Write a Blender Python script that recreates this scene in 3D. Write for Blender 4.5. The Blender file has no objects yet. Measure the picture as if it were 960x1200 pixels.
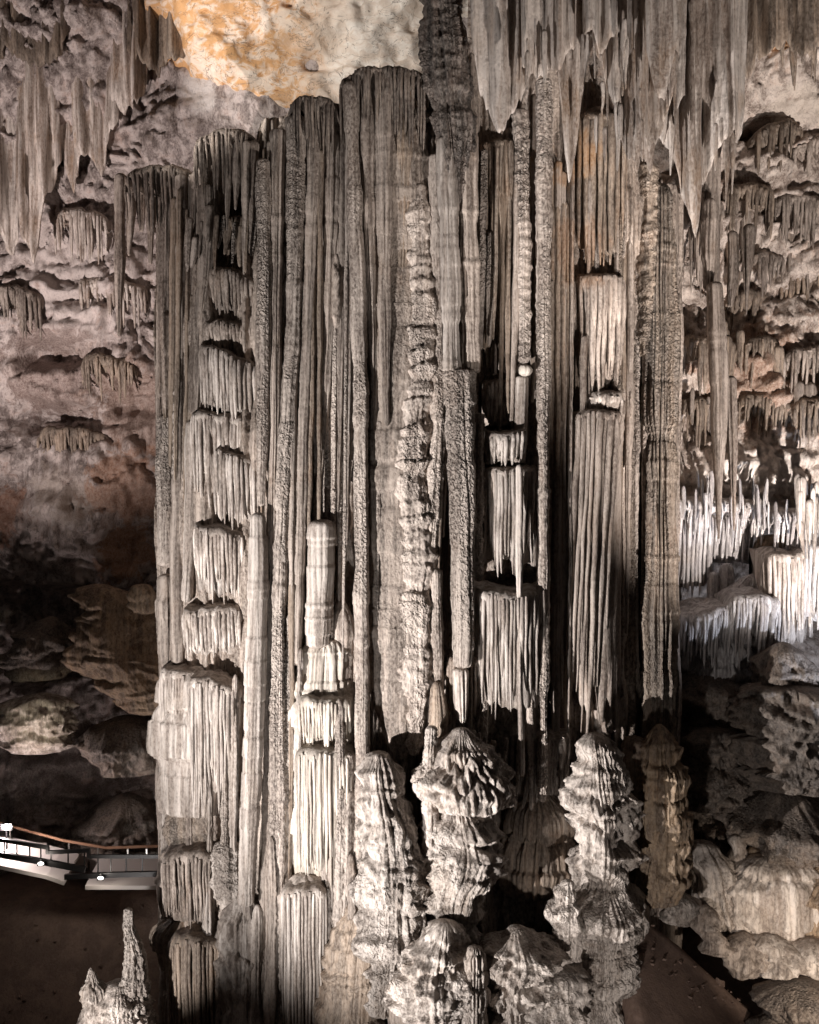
import bpy, math, random
import numpy as np

C = bpy.context.scene.collection
scn = bpy.context.scene
# ------------------------------------------------------------------ camera
K = 12.8 / 26 / 600            # tan(angle) per photo pixel (photo 960 x 1200)
CZ = 14.0                      # camera height above the lowest cave floor


def P(px, py, Y):
    return ((px - 480) * K * Y, Y, CZ - (py - 600) * K * Y)


cam_d = bpy.data.cameras.new("camera")
cam = bpy.data.objects.new("camera", cam_d)
C.objects.link(cam)
cam.location = (0, 0, CZ)
cam.rotation_euler = (math.radians(90), 0, 0)
cam_d.sensor_fit = 'VERTICAL'
cam_d.angle = 2 * math.atan(600 * K)
cam_d.clip_end = 300
scn.camera = cam

# ------------------------------------------------------------------ world: the faint light that lingers in the cave
w = bpy.data.worlds.new("World")
scn.world = w
w.use_nodes = True
bg = w.node_tree.nodes['Background']
bg.inputs[0].default_value = (0.95, 0.85, 0.80, 1)
bg.inputs[1].default_value = 0.032
scn.view_settings.view_transform = 'Standard'
scn.view_settings.look = 'None'
scn.view_settings.exposure = 0.0
scn.view_settings.gamma = 1.0


# ------------------------------------------------------------------ floodlights of the show cave, plus one added foot fill
def spot(name, loc, target, watts, col=(1, 0.93, 0.86), cone=70, blend=0.6, radius=0.12):
    d = bpy.data.lights.new(name, 'SPOT')
    d.energy = watts
    d.color = col
    d.spot_size = math.radians(cone)
    d.spot_blend = blend
    d.shadow_soft_size = radius
    o = bpy.data.objects.new(name, d)
    C.objects.link(o)
    v = np.array(target, float) - np.array(loc, float)
    import mathutils
    o.location = loc
    o.rotation_euler = mathutils.Vector(v).to_track_quat('-Z', 'Y').to_euler()
    return o


spot('floodlight_key', (-15.0, 11.5, 2.0), P(560, 660, 27), 56000, (1, 0.955, 0.93), 60, 1.0)
spot('floodlight_base', (-3.0, 20.6, 0.6), P(540, 900, 26.5), 2900, (1, 0.97, 0.95), 95, 0.9)
spot('added_foot_fill', (3.2, 17.5, 1.6), P(760, 1100, 26), 1900, (1, 0.93, 0.88), 55, 0.9)  # unseen fill lamp, added to brighten the right foot and earth slope
spot('floodlight_right_rocks', (10.5, 22.0, 2.0), P(910, 1080, 30), 2000, (1, 0.86, 0.72), 50, 0.9)
spot('floodlight_left_wall', (-15.5, 21.0, 10.0), P(80, 240, 36), 19500, (1, 0.885, 0.85), 66, 1.0)
spot('floodlight_niche', (13.8, 27.0, 8.0), P(870, 690, 34), 1700, (0.80, 0.86, 1.0), 90)
spot('floodlight_right_wall', (12.5, 18.0, 5.5), P(880, 300, 33), 27000, (1, 0.91, 0.85), 58)
spot('floodlight_ceiling', (-10.5, 22.0, 22.0), P(395, 10, 33), 8200, (1, 0.95, 0.90), 46, 0.5)
spot('floodlight_small', (-9.0, 22.0, 0.8), P(148, 1120, 27), 2600, (1, 0.95, 0.92), 45)
spot('floodlight_drapery', (9.5, 14.0, 9.0), P(740, 90, 23), 12500, (1, 0.92, 0.86), 56)
spot('floodlight_boulders', (-11.6, 30.0, 5.6), P(44, 850, 33.9), 420, (1, 0.9, 0.70), 34, 0.9)


# ------------------------------------------------------------------ noise
rs = np.random.RandomState(7)
PERM = rs.permutation(256).astype(np.int64)
PERM = np.concatenate([PERM, PERM, PERM])
G = rs.normal(size=(256, 3))
G /= np.linalg.norm(G, axis=1)[:, None]
G = G.astype(np.float32)


def noise(x, y, z):
    """3-D gradient noise, about -0.7..0.7"""
    x, y, z = np.broadcast_arrays(np.asarray(x, np.float32), np.asarray(y, np.float32), np.asarray(z, np.float32))
    xi = np.floor(x).astype(np.int64); yi = np.floor(y).astype(np.int64); zi = np.floor(z).astype(np.int64)
    xf = x - xi; yf = y - yi; zf = z - zi
    u = xf * xf * xf * (xf * (xf * 6 - 15) + 10)
    v = yf * yf * yf * (yf * (yf * 6 - 15) + 10)
    t = zf * zf * zf * (zf * (zf * 6 - 15) + 10)
    xi &= 255; yi &= 255; zi &= 255
    out = 0
    for dx in (0, 1):
        a = PERM[xi + dx]
        wx = u if dx else 1 - u
        for dy in (0, 1):
            b = PERM[(a + yi + dy) & 255]
            wy = v if dy else 1 - v
            for dz in (0, 1):
                g = G[PERM[(b + zi + dz) & 255]]
                wz = t if dz else 1 - t
                out = out + wx * wy * wz * (g[..., 0] * (xf - dx) + g[..., 1] * (yf - dy) + g[..., 2] * (zf - dz))
    return out


def fbm(x, y, z, n=3):
    s = 0; a = 1
    for i in range(n):
        s = s + a * noise(x * 2 ** i + 7.3 * i, y * 2 ** i, z * 2 ** i)
        a *= 0.5
    return s


def billow(x, y, z):
    return np.abs(noise(x, y, z)) * 2.2


def sst(a, b, x):
    t = np.clip((x - a) / (b - a), 0, 1)
    return t * t * (3 - 2 * t)


# ------------------------------------------------------------------ meshes
def grid_faces(n, m, wrap, off=0):
    i = np.arange(n - 1)[:, None]
    j = np.arange(m if wrap else m - 1)[None, :]
    j2 = (j + 1) % m
    f = np.stack([i * m + j, i * m + j2, (i + 1) * m + j2, (i + 1) * m + j], -1)
    return f.reshape(-1, 4) + off


class MB:
    def __init__(s):
        s.V = []; s.F = []; s.n = 0

    def grid(s, V, wrap=False, flip=False):
        n, m = V.shape[:2]
        f = grid_faces(n, m, wrap, s.n)
        if flip:
            f = f[:, ::-1]
        s.V.append(V.reshape(-1, 3)); s.F.append(f); s.n += n * m

    def box(s, c, d, rz=0, ry=0):
        sg = np.array([[x, y, z] for x in (-1, 1) for y in (-1, 1) for z in (-1, 1)], float)
        v = sg * np.array(d) / 2
        cy, sy = math.cos(ry), math.sin(ry)
        v = v @ np.array([[cy, 0, -sy], [0, 1, 0], [sy, 0, cy]])
        cz, sz = math.cos(rz), math.sin(rz)
        v = v @ np.array([[cz, sz, 0], [-sz, cz, 0], [0, 0, 1]])
        s.V.append(v + np.array(c))
        f = np.array([[0, 1, 3, 2], [4, 6, 7, 5], [0, 4, 5, 1], [2, 3, 7, 6], [0, 2, 6, 4], [1, 5, 7, 3]]) + s.n
        s.F.append(f); s.n += 8

    def bar(s, a, b, wd, ht):
        """a bar of rectangular section from a to b"""
        a = np.array(a, float); b = np.array(b, float)
        d = b - a; L = np.linalg.norm(d); d /= L
        up = np.array([0, 0, 1.0]) if abs(d[2]) < 0.95 else np.array([0, 1.0, 0])
        sd = np.cross(d, up); sd /= np.linalg.norm(sd)
        up = np.cross(sd, d)
        v = [p + sd * x * wd / 2 + up * z * ht / 2 for p in (a, b) for x in (-1, 1) for z in (-1, 1)]
        s.V.append(np.array(v))
        f = np.array([[0, 1, 3, 2], [4, 6, 7, 5], [0, 4, 5, 1], [2, 3, 7, 6], [0, 2, 6, 4], [1, 5, 7, 3]]) + s.n
        s.F.append(f); s.n += 8

    def build(s, name, mat, parent=None, origin=None, smooth=True):
        V = np.concatenate(s.V).astype(np.float32)
        F = np.concatenate(s.F).astype(np.int32)
        if origin is None:
            lo = V.min(0); hi = V.max(0)
            origin = np.array([(lo[0] + hi[0]) / 2, (lo[1] + hi[1]) / 2, lo[2]])
        origin = np.array(origin, float)
        po = np.array(parent.location) if parent else np.zeros(3)
        if parent and parent.parent:
            po = po + np.array(parent.parent.location)
        me = bpy.data.meshes.new(name)
        me.vertices.add(len(V)); me.vertices.foreach_set('co', (V - origin).astype(np.float32).ravel())
        me.loops.add(F.size); me.loops.foreach_set('vertex_index', F.ravel())
        me.polygons.add(len(F))
        me.polygons.foreach_set('loop_start', np.arange(0, F.size, 4, dtype=np.int32))
        me.polygons.foreach_set('loop_total', np.full(len(F), 4, np.int32))
        me.polygons.foreach_set('use_smooth', np.full(len(F), smooth))
        me.update()
        me.materials.append(mat)
        o = bpy.data.objects.new(name, me)
        C.objects.link(o)
        o.location = origin - po
        if parent:
            o.parent = parent
        return o


def tag(o, label, cat, group=None):
    o['label'] = label; o['category'] = cat
    if group:
        o['group'] = group
    return o


def empty(name, loc, label, cat, group=None):
    o = bpy.data.objects.new(name, None)
    C.objects.link(o); o.location = loc
    o.empty_display_size = 0.3
    return tag(o, label, cat, group)


# ------------------------------------------------------------------ materials
def stone(name, light, dark, stain, streak=1.0, pop=0.5, spk=0.35, patches=(), rough=0.7, scale=1.0, stain_amt=0.5):
    m = bpy.data.materials.new(name); m.use_nodes = True
    nt = m.node_tree; N = nt.nodes; L = nt.links
    bs = N['Principled BSDF']
    geo = N.new('ShaderNodeNewGeometry')

    def scaled(v):
        n = N.new('ShaderNodeVectorMath'); n.operation = 'MULTIPLY'
        n.inputs[1].default_value = v
        L.new(geo.outputs['Position'], n.inputs[0]); return n.outputs[0]

    def nz(vec, sc, det=4, rgh=0.6, dist=0.0):
        n = N.new('ShaderNodeTexNoise'); n.inputs['Scale'].default_value = sc
        n.inputs['Detail'].default_value = det; n.inputs['Roughness'].default_value = rgh
        n.inputs['Distortion'].default_value = dist
        L.new(vec, n.inputs['Vector']); return n.outputs['Fac']

    def ramp(f, a, b, ca=0.0, cb=1.0):
        n = N.new('ShaderNodeMapRange'); n.interpolation_type = 'SMOOTHSTEP'
        n.inputs[1].default_value = a; n.inputs[2].default_value = b
        n.inputs[3].default_value = ca; n.inputs[4].default_value = cb
        L.new(f, n.inputs[0]); return n.outputs[0]

    def mix(f, a, b):
        n = N.new('ShaderNodeMix'); n.data_type = 'RGBA'
        if isinstance(f, float): n.inputs[0].default_value = f
        else: L.new(f, n.inputs[0])
        for i, c in ((6, a), (7, b)):
            if isinstance(c, tuple): n.inputs[i].default_value = (*c, 1)
            else: L.new(c, n.inputs[i])
        return n.outputs[2]

    def mul(a, b):
        n = N.new('ShaderNodeMath'); n.operation = 'MULTIPLY'
        for i, c in ((0, a), (1, b)):
            if isinstance(c, float): n.inputs[i].default_value = c
            else: L.new(c, n.inputs[i])
        return n.outputs[0]

    st = nz(scaled((1, 1, 0.07)), 3.2 * scale, 5, 0.65)
    iso = nz(scaled((1, 1, 0.8)), (0.9 if streak > 0 else 1.25) * scale, 7, 0.68, 0.6)
    fine = nz(scaled((1, 1, 0.6)), 16 * scale, 4, 0.7)
    col = mix(ramp(st, 0.42, 0.58), dark, light) if streak > 0 else mix(ramp(iso, 0.38, 0.6), dark, light)
    col = mix(mul(ramp(iso, 0.50, 0.68), stain_amt), col, stain)
    if streak == 0:                                  # run marks down the bare rock
        rn_ = nz(scaled((1, 1, 0.12)), 2.6, 5, 0.65, 0.3)
        col = mix(mul(ramp(rn_, 0.50, 0.60), 0.75), col, dark)
        col = mix(mul(ramp(rn_, 0.46, 0.36), 0.6), col, light)
    if streak > 0:
        st2 = nz(scaled((1, 1, 0.035)), 8.5 * scale, 3, 0.6)
        col = mix(mul(ramp(st2, 0.52, 0.40), 0.6 * min(1.0, streak)), col, tuple(x * 0.55 for x in dark))
    for (c, r, pc, amt) in patches:
        d = N.new('ShaderNodeVectorMath'); d.operation = 'DISTANCE'
        L.new(geo.outputs['Position'], d.inputs[0]); d.inputs[1].default_value = c
        ad = N.new('ShaderNodeMath'); ad.operation = 'MULTIPLY_ADD'
        L.new(iso, ad.inputs[0]); ad.inputs[1].default_value = r * 2.2
        L.new(d.outputs['Value'], ad.inputs[2])
        f = ramp(ad.outputs[0], r * 1.75, r * 2.1, amt, 0.0)
        col = mix(f, col, pc)
    col = mix(mul(ramp(fine, 0.35, 0.7), spk), col, mix(0.5, light, (0.62, 0.55, 0.48)))
    col = mix(mul(ramp(fine, 0.5, 0.3), spk * 0.9), col, tuple(x * 0.35 for x in dark))
    oi = N.new('ShaderNodeObjectInfo')
    hsv = N.new('ShaderNodeHueSaturation')
    L.new(ramp(oi.outputs['Random'], 0, 1, 0.84, 1.14), hsv.inputs['Value'])
    L.new(col, hsv.inputs['Color'])
    L.new(hsv.outputs[0], bs.inputs['Base Color'])
    L.new(ramp(fine, 0.3, 0.7, rough - 0.12, rough + 0.15), bs.inputs['Roughness'])
    bs.inputs['Specular IOR Level'].default_value = 0.35
    # fine relief
    b1 = N.new('ShaderNodeBump'); b1.inputs['Strength'].default_value = 0.9 if streak else 0.35
    b1.inputs['Distance'].default_value = 0.05 * max(streak, 0.4)
    if streak > 0:
        rg = N.new('ShaderNodeTexNoise'); rg.noise_type = 'RIDGED_MULTIFRACTAL'
        rg.inputs['Scale'].default_value = 3.4 * scale; rg.inputs['Detail'].default_value = 2.5; rg.inputs['Roughness'].default_value = 0.55
        rg.inputs['Lacunarity'].default_value = 2.1
        L.new(scaled((1, 1, 0.05)), rg.inputs['Vector'])
        L.new(rg.outputs['Fac'], b1.inputs['Height']); b1.invert = True
        b1.inputs['Distance'].default_value = 0.045 * streak; b1.inputs['Strength'].default_value = 0.8
    else:
        L.new(nz(scaled((1, 1, 0.10)), 11 * scale, 4, 0.6), b1.inputs['Height'])
    b2 = N.new('ShaderNodeBump'); b2.inputs['Strength'].default_value = min(1.0, pop * 1.2)
    b2.inputs['Distance'].default_value = 0.085 * pop
    vo = N.new('ShaderNodeTexVoronoi'); vo.inputs['Scale'].default_value = 13 * scale
    wv = N.new('ShaderNodeVectorMath'); wv.operation = 'MULTIPLY_ADD'
    nn = N.new('ShaderNodeTexNoise'); nn.inputs['Scale'].default_value = 6 * scale
    L.new(geo.outputs['Position'], nn.inputs['Vector'])
    L.new(nn.outputs['Color'], wv.inputs[0]); wv.inputs[1].default_value = (0.25, 0.25, 0.25)
    L.new(scaled((1, 1, 0.75)), wv.inputs[2])
    L.new(wv.outputs[0], vo.inputs['Vector'])
    L.new(vo.outputs['Distance'], b2.inputs['Height'])
    L.new(ramp(nz(scaled((1, 1, 0.45)), 0.75, 3, 0.6), 0.38, 0.62, 0.08, min(1.0, pop * 1.25)), b2.inputs['Strength'])
    b3 = N.new('ShaderNodeBump'); b3.inputs['Strength'].default_value = 0.7
    b3.inputs['Distance'].default_value = 0.03
    L.new(fine, b3.inputs['Height'])
    L.new(b1.outputs[0], b2.inputs['Normal']); L.new(b2.outputs[0], b3.inputs['Normal'])
    L.new(b3.outputs[0], bs.inputs['Normal'])
    return m


def plain(name, col, rough=0.5, metal=0.0, emit=None, strength=0):
    m = bpy.data.materials.new(name); m.use_nodes = True
    nt = m.node_tree; bs = nt.nodes['Principled BSDF']
    n = nt.nodes.new('ShaderNodeTexNoise'); n.inputs['Scale'].default_value = 20
    r = nt.nodes.new('ShaderNodeMapRange'); r.inputs[3].default_value = rough - 0.1; r.inputs[4].default_value = rough + 0.15
    nt.links.new(n.outputs['Fac'], r.inputs[0]); nt.links.new(r.outputs[0], bs.inputs['Roughness'])
    bs.inputs['Base Color'].default_value = (*col, 1); bs.inputs['Metallic'].default_value = metal
    if emit:
        bs.inputs['Emission Color'].default_value = (*emit, 1); bs.inputs['Emission Strength'].default_value = strength
    return m


M = {}
RUST = [(P(668, 170, 27), 1.0, (0.30, 0.16, 0.07), 0.8), (P(730, 390, 27), 0.45, (0.30, 0.18, 0.09), 0.6), (P(690, 290, 27), 1.1, (0.22, 0.125, 0.07), 0.7), (P(470, 120, 27), .6, (0.26, 0.15, 0.08), 0.7)]
M['grey'] = stone('grey_limestone', (0.39, 0.325, 0.28), (0.125, 0.094, 0.076), (0.23, 0.16, 0.115), 1.0, 0.35, patches=RUST)
M['crust'] = stone('crusted_limestone', (0.42, 0.355, 0.31), (0.135, 0.104, 0.087), (0.22, 0.16, 0.125), 0.7, 1.0, 0.6)
M['pale'] = stone('pale_flowstone', (0.52, 0.46, 0.415), (0.20, 0.16, 0.135), (0.38, 0.31, 0.255), 1.0, 0.25, 0.35)
M['cream'] = stone('cream_flowstone', (0.52, 0.465, 0.405), (0.27, 0.23, 0.195), (0.47, 0.40, 0.32), 0.8, 0.1, 0.2)
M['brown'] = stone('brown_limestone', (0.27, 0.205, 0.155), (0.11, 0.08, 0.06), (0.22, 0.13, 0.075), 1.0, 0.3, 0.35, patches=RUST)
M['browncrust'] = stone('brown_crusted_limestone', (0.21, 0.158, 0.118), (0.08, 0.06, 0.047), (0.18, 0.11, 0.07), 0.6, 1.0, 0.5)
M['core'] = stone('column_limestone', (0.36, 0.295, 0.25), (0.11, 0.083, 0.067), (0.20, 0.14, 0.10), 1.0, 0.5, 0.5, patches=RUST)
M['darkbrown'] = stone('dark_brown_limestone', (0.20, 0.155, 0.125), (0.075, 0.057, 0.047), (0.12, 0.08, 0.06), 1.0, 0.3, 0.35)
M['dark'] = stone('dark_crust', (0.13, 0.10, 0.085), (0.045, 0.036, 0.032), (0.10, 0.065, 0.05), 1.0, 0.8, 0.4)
M['drape'] = stone('drapery_stone', (0.60, 0.53, 0.48), (0.25, 0.19, 0.155), (0.34, 0.21, 0.12), 0.9, 0.3, 0.4, rough=0.55)
M['lump'] = stone('lumpy_flowstone', (0.45, 0.395, 0.355), (0.14, 0.112, 0.095), (0.30, 0.23, 0.18), 0.7, 0.7, 0.5)
M['amber'] = stone('amber_flowstone', (0.34, 0.24, 0.155), (0.13, 0.085, 0.055), (0.34, 0.20, 0.10), 0.7, 0.4, 0.4)
M['niche'] = stone('white_flowstone', (0.60, 0.575, 0.575), (0.30, 0.275, 0.275), (0.42, 0.34, 0.28), 1.0, 0.3, 0.4)
M['dirt'] = stone('brown_dirt', (0.22, 0.145, 0.112), (0.14, 0.09, 0.07), (0.17, 0.115, 0.09), 0, 0.2, 0.15)
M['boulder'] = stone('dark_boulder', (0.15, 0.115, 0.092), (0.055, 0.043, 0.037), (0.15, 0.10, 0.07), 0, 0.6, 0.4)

ORG = (0.56, 0.29, 0.10)
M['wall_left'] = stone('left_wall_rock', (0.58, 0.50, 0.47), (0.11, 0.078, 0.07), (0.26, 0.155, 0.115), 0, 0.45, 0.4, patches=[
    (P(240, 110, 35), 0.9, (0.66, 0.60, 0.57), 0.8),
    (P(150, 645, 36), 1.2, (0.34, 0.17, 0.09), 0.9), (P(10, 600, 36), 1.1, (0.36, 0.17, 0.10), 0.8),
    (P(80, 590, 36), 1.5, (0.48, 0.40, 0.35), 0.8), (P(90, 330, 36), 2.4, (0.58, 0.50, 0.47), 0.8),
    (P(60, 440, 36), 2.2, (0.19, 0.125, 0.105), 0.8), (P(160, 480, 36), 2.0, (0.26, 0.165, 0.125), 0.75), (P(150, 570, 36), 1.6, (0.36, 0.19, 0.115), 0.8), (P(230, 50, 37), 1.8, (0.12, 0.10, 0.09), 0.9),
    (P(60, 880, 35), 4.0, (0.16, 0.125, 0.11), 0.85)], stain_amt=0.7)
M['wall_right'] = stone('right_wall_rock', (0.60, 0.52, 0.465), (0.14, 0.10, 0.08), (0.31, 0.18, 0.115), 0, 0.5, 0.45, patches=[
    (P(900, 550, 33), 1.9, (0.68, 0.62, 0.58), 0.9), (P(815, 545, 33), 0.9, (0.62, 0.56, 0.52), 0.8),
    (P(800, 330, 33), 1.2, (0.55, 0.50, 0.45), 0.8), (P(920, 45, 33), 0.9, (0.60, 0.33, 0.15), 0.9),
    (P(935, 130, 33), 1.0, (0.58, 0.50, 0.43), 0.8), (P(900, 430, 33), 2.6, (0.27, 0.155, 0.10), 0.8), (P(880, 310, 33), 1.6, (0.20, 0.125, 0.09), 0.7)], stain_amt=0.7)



def ceiling_stone():
    """smooth cream rock with rusty orange bands and grey hair cracks"""
    m = bpy.data.materials.new('cream_ceiling_rock'); m.use_nodes = True
    nt = m.node_tree; N = nt.nodes; L = nt.links; bs = N['Principled BSDF']
    geo = N.new('ShaderNodeNewGeometry')

    def nz(sc, det, rgh, dist, v=(1, 1, 1)):
        q = N.new('ShaderNodeVectorMath'); q.operation = 'MULTIPLY'; q.inputs[1].default_value = v
        L.new(geo.outputs['Position'], q.inputs[0])
        n = N.new('ShaderNodeTexNoise'); n.inputs['Scale'].default_value = sc; n.inputs['Detail'].default_value = det
        n.inputs['Roughness'].default_value = rgh; n.inputs['Distortion'].default_value = dist
        L.new(q.outputs[0], n.inputs['Vector']); return n.outputs['Fac']

    def rmp(f, a, b, c, d):
        n = N.new('ShaderNodeMapRange'); n.interpolation_type = 'SMOOTHSTEP'
        for i, x in enumerate((a, b, c, d)): n.inputs[i + 1].default_value = x
        L.new(f, n.inputs[0]); return n.outputs[0]

    def mth(op, a, b):
        n = N.new('ShaderNodeMath'); n.operation = op
        for i, x in enumerate((a, b)):
            if isinstance(x, float): n.inputs[i].default_value = x
            else: L.new(x, n.inputs[i])
        return n.outputs[0]

    def mix(f, a, b):
        n = N.new('ShaderNodeMix'); n.data_type = 'RGBA'; L.new(f, n.inputs[0])
        for i, c in ((6, a), (7, b)):
            if isinstance(c, tuple): n.inputs[i].default_value = (*c, 1)
            else: L.new(c, n.inputs[i])
        return n.outputs[2]

    sep = N.new('ShaderNodeSeparateXYZ'); L.new(geo.outputs['Position'], sep.inputs[0])
    big = nz(0.55, 8, 0.62, 1.2, (1, 1, 1.6)); fin = nz(2.4, 6, 0.65, 0.8, (1, 1, 1.8)); dust = nz(9, 4, 0.6, 0)
    col = mix(rmp(fin, .38, .62, 0, 1), (0.72, 0.61, 0.51), (0.84, 0.77, 0.69))
    reg = rmp(mth('ADD', sep.outputs['X'], mth('MULTIPLY', big, 5.0)), -1.7, 0.8, 1.0, 0.0)   # rusty to the left
    org = mth('MULTIPLY', reg, rmp(mth('ADD', mth('MULTIPLY', fin, .6), mth('MULTIPLY', big, .5)), .46, .60, .14, .95))
    col = mix(org, col, (0.56, 0.30, 0.12))
    col = mix(mth('MULTIPLY', reg, rmp(fin, .60, .70, 0, .8)), col, (0.33, 0.14, 0.05))
    lo = rmp(mth('ADD', sep.outputs['Z'], mth('MULTIPLY', fin, 3.0)), 26.0, 27.3, 1.0, 0.0)       # pale crust at the foot
    col = mix(mth('MULTIPLY', lo, rmp(dust, .35, .6, .35, .95)), col, (0.60, 0.53, 0.49))
    cr = nz(1.1, 5, .6, 1.0, (1, 1, 1.3))
    col = mix(rmp(mth('ABSOLUTE', mth('SUBTRACT', cr, .5), 0.0), 0.0, 0.012, .75, 0.0), col, (0.16, 0.11, 0.08))
    col = mix(rmp(dust, .62, .72, 0, .5), col, (0.22, 0.16, 0.13))
    L.new(col, bs.inputs['Base Color']); bs.inputs['Roughness'].default_value = .75
    bs.inputs['Specular IOR Level'].default_value = .3
    b = N.new('ShaderNodeBump'); b.inputs['Strength'].default_value = .6; b.inputs['Distance'].default_value = .12
    L.new(fin, b.inputs['Height'])
    b2 = N.new('ShaderNodeBump'); b2.inputs['Strength'].default_value = .5; b2.inputs['Distance'].default_value = .03
    L.new(dust, b2.inputs['Height']); L.new(b.outputs[0], b2.inputs['Normal']); L.new(b2.outputs[0], bs.inputs['Normal'])
    return m


M['ceil'] = ceiling_stone()


# ------------------------------------------------------------------ builders
def cubic(t, tp, vp):
    """smooth interpolation through control values"""
    tp = np.asarray(tp, float); vp = np.asarray(vp, float)
    if len(tp) == 1:
        return np.full_like(t, vp[0])
    d = np.gradient(vp, tp) if len(tp) > 2 else np.full(2, (vp[1] - vp[0]) / (tp[1] - tp[0]))
    i = np.clip(np.searchsorted(tp, t) - 1, 0, len(tp) - 2)
    h = tp[i + 1] - tp[i]; s = (t - tp[i]) / h
    return ((2 * s ** 3 - 3 * s ** 2 + 1) * vp[i] + (s ** 3 - 2 * s ** 2 + s) * h * d[i]
            + (-2 * s ** 3 + 3 * s ** 2) * vp[i + 1] + (s ** 3 - s ** 2) * h * d[i + 1])


SEED = [0]


def tube(mb, ctrl, Y, flute=0.0, fw=6.0, lump=0.12, pop=0.0, scal=0.0, top=6, bot=6, flat=1.0,
         tiers=None, tier_d=0.3, fringe=0.0, step=2.5, res=1.0, seed=None, wob=0.5, lean=0.0, tw=7.0, popk=0.32, rock=0.0, ledge=0.0, lf=3.0):
    """a shaft of rock along control points (px, py, r px) from top to bottom, its axis at depth Y"""
    if seed is None:
        SEED[0] += 1; seed = SEED[0]
    m = K * Y
    ctrl = np.array(ctrl, float)
    so = seed * 3.71
    y0, y1 = ctrl[0, 1], ctrl[-1, 1]
    n = max(8, int((y1 - y0) / (step / res)))
    py = np.linspace(y0, y1, n)
    if top > 0:                       # extra rings in the rounded ends
        py = np.concatenate([y0 + top * (1 - np.cos(np.linspace(0, np.pi / 2, 7)))[:-1], py[py > y0 + top]])
    if bot > 0:
        py = np.concatenate([py[py < y1 - bot], y1 - bot * (1 - np.sin(np.linspace(0, np.pi / 2, 7)))])
    px = cubic(py, ctrl[:, 1], ctrl[:, 0]) + wob * 3 * noise(py * 0.02, so, 0.5)
    kk = np.linspace(-1, 1, 9); r = 0
    for q_, w_ in zip(kk * 11, (1 + np.cos(kk * np.pi)) / (1 + np.cos(kk * np.pi)).sum()):
        r = r + w_ * np.interp(py + q_, ctrl[:, 1], ctrl[:, 2])
    r = np.maximum(0.4, r)
    r = r * (1 + (0.10 + lump) * 0.9 * noise(py * 0.03, so, 1.5) + 0.05 * np.sign(noise(py * 0.014, so, 7.7)) + 0.04 * np.sign(noise(py * 0.03, so, 2.7)))
    if top > 0:
        r = r * np.sqrt(np.clip(1 - np.clip(1 - (py - y0) / top, 0, 1) ** 2, 1e-4, 1))
    if bot > 0:
        r = r * np.sqrt(np.clip(1 - np.clip(1 - (y1 - py) / bot, 0, 1) ** 2, 1e-4, 1))
    R = r * m
    rm = max(ctrl[:, 2]) * m
    nth = int(np.clip(2 * np.pi * max(ctrl[:, 2]) / 1.8 * min(res, 1.2), 14, 320))
    f = 2 * np.pi * (np.arange(nth) / nth - 0.5)
    ph = f - 0.45 * np.sin(f)
    cs, sn = np.cos(ph)[None, :], np.sin(ph)[None, :]
    z = (CZ - (py - 600) * m)[:, None]
    x0 = ((px - 480) * m)[:, None]
    yy0 = (Y + lean * (py - y0) / 100)[:, None]
    Rg = R[:, None]
    X = x0 + Rg * sn; Yv = yy0 - Rg * cs * flat
    d = np.zeros_like(X)
    ends = np.minimum(1, (R / rm * 2.5))[:, None]
    d += lump * np.minimum(rm, 0.8) * fbm(X * 0.9 + so, Yv * 0.9, z * 0.5, 2)
    flute = max(flute * 1.35, 0.035)
    if flute:
        nf = max(2.2, rm / (fw * m) * 0.72)
        drift = 0.25 * noise(z * 0.35, so, 3.3)
        q = billow(sn * nf + so + drift, cs * nf, z * 0.10)
        q2 = billow(sn * nf * 2.1 + so, cs * nf * 2.1 + drift, z * 0.2 + 4)
        gr = 0.6 + 0.8 * sst(-0.3, 0.3, noise(sn * 1.5 + so, cs * 1.5, z * 0.25))
        d += flute * gr * (1.25 * np.minimum(q, 1) ** 0.6 + 0.45 * q2 - 0.95)
    if rock:
        wx = X + 0.35 * noise(X * 0.9, Yv * 0.9, z + so); wz = z + 0.35 * noise(X * 0.8 + so, Yv, z * 0.8 + 9)
        d += rock * ((0.55 - billow(wx * 0.7 + so, Yv * 0.7, wz * 1.0)) + 0.55 * (0.5 - billow(wx * 1.7, Yv * 1.7 + so, wz * 2.2))
                     + 0.30 * (0.5 - billow(wx * 3.8, Yv * 3.8 + so, wz * 4.8)) + 0.15 * noise(X * 8, Yv * 8, z * 9))
    if ledge:
        h = z * lf * 0.85 + 1.9 * noise(X * 0.55 + so, Yv * 0.55, z * 0.9) + 1.0 * noise(X * 1.1 + so, Yv * 1.1, z * 0.9) + 0.45 * noise(X * 3.0, Yv * 3.0 + so, z * 1.2) + 0.18 * billow(X * 8, Yv * 8, so)
        fl_ = np.floor(h); t = 1 - (h - fl_)
        pr = np.where(t < 0.2, np.sqrt(np.clip(1 - (1 - t / 0.2) ** 2, 0, 1)), 1 - 0.75 * ((t - 0.2) / 0.8) ** 1.3)
        am = 0.15 + 1.15 * sst(-0.2, 0.35, noise(X * 1.0 + fl_ * 3.3, Yv * 1.0 + so, fl_ * 1.7))
        d += ledge * am * (pr - 0.45) + 0.035 * (billow(X * 9, Yv * 9, z * 1.2 + so) - 0.4) * am
    if scal:
        d += scal * (billow(X * 2.4 + so, Yv * 2.4, z * 6.5 + 1.2 * noise(X * 2, Yv * 2, z + so)) - 0.4)
    if pop:
        zn = 0.12 + 0.88 * sst(-0.15, 0.3, noise(X * 0.7, Yv * 0.7, z * 0.35 + so))
        d += pop * popk * zn * (billow(X * 6.5 + so, Yv * 6.5, z * 2.6) + 0.9 * billow(X * 11, Yv * 11, z * 6 + so) - 0.6)
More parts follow.
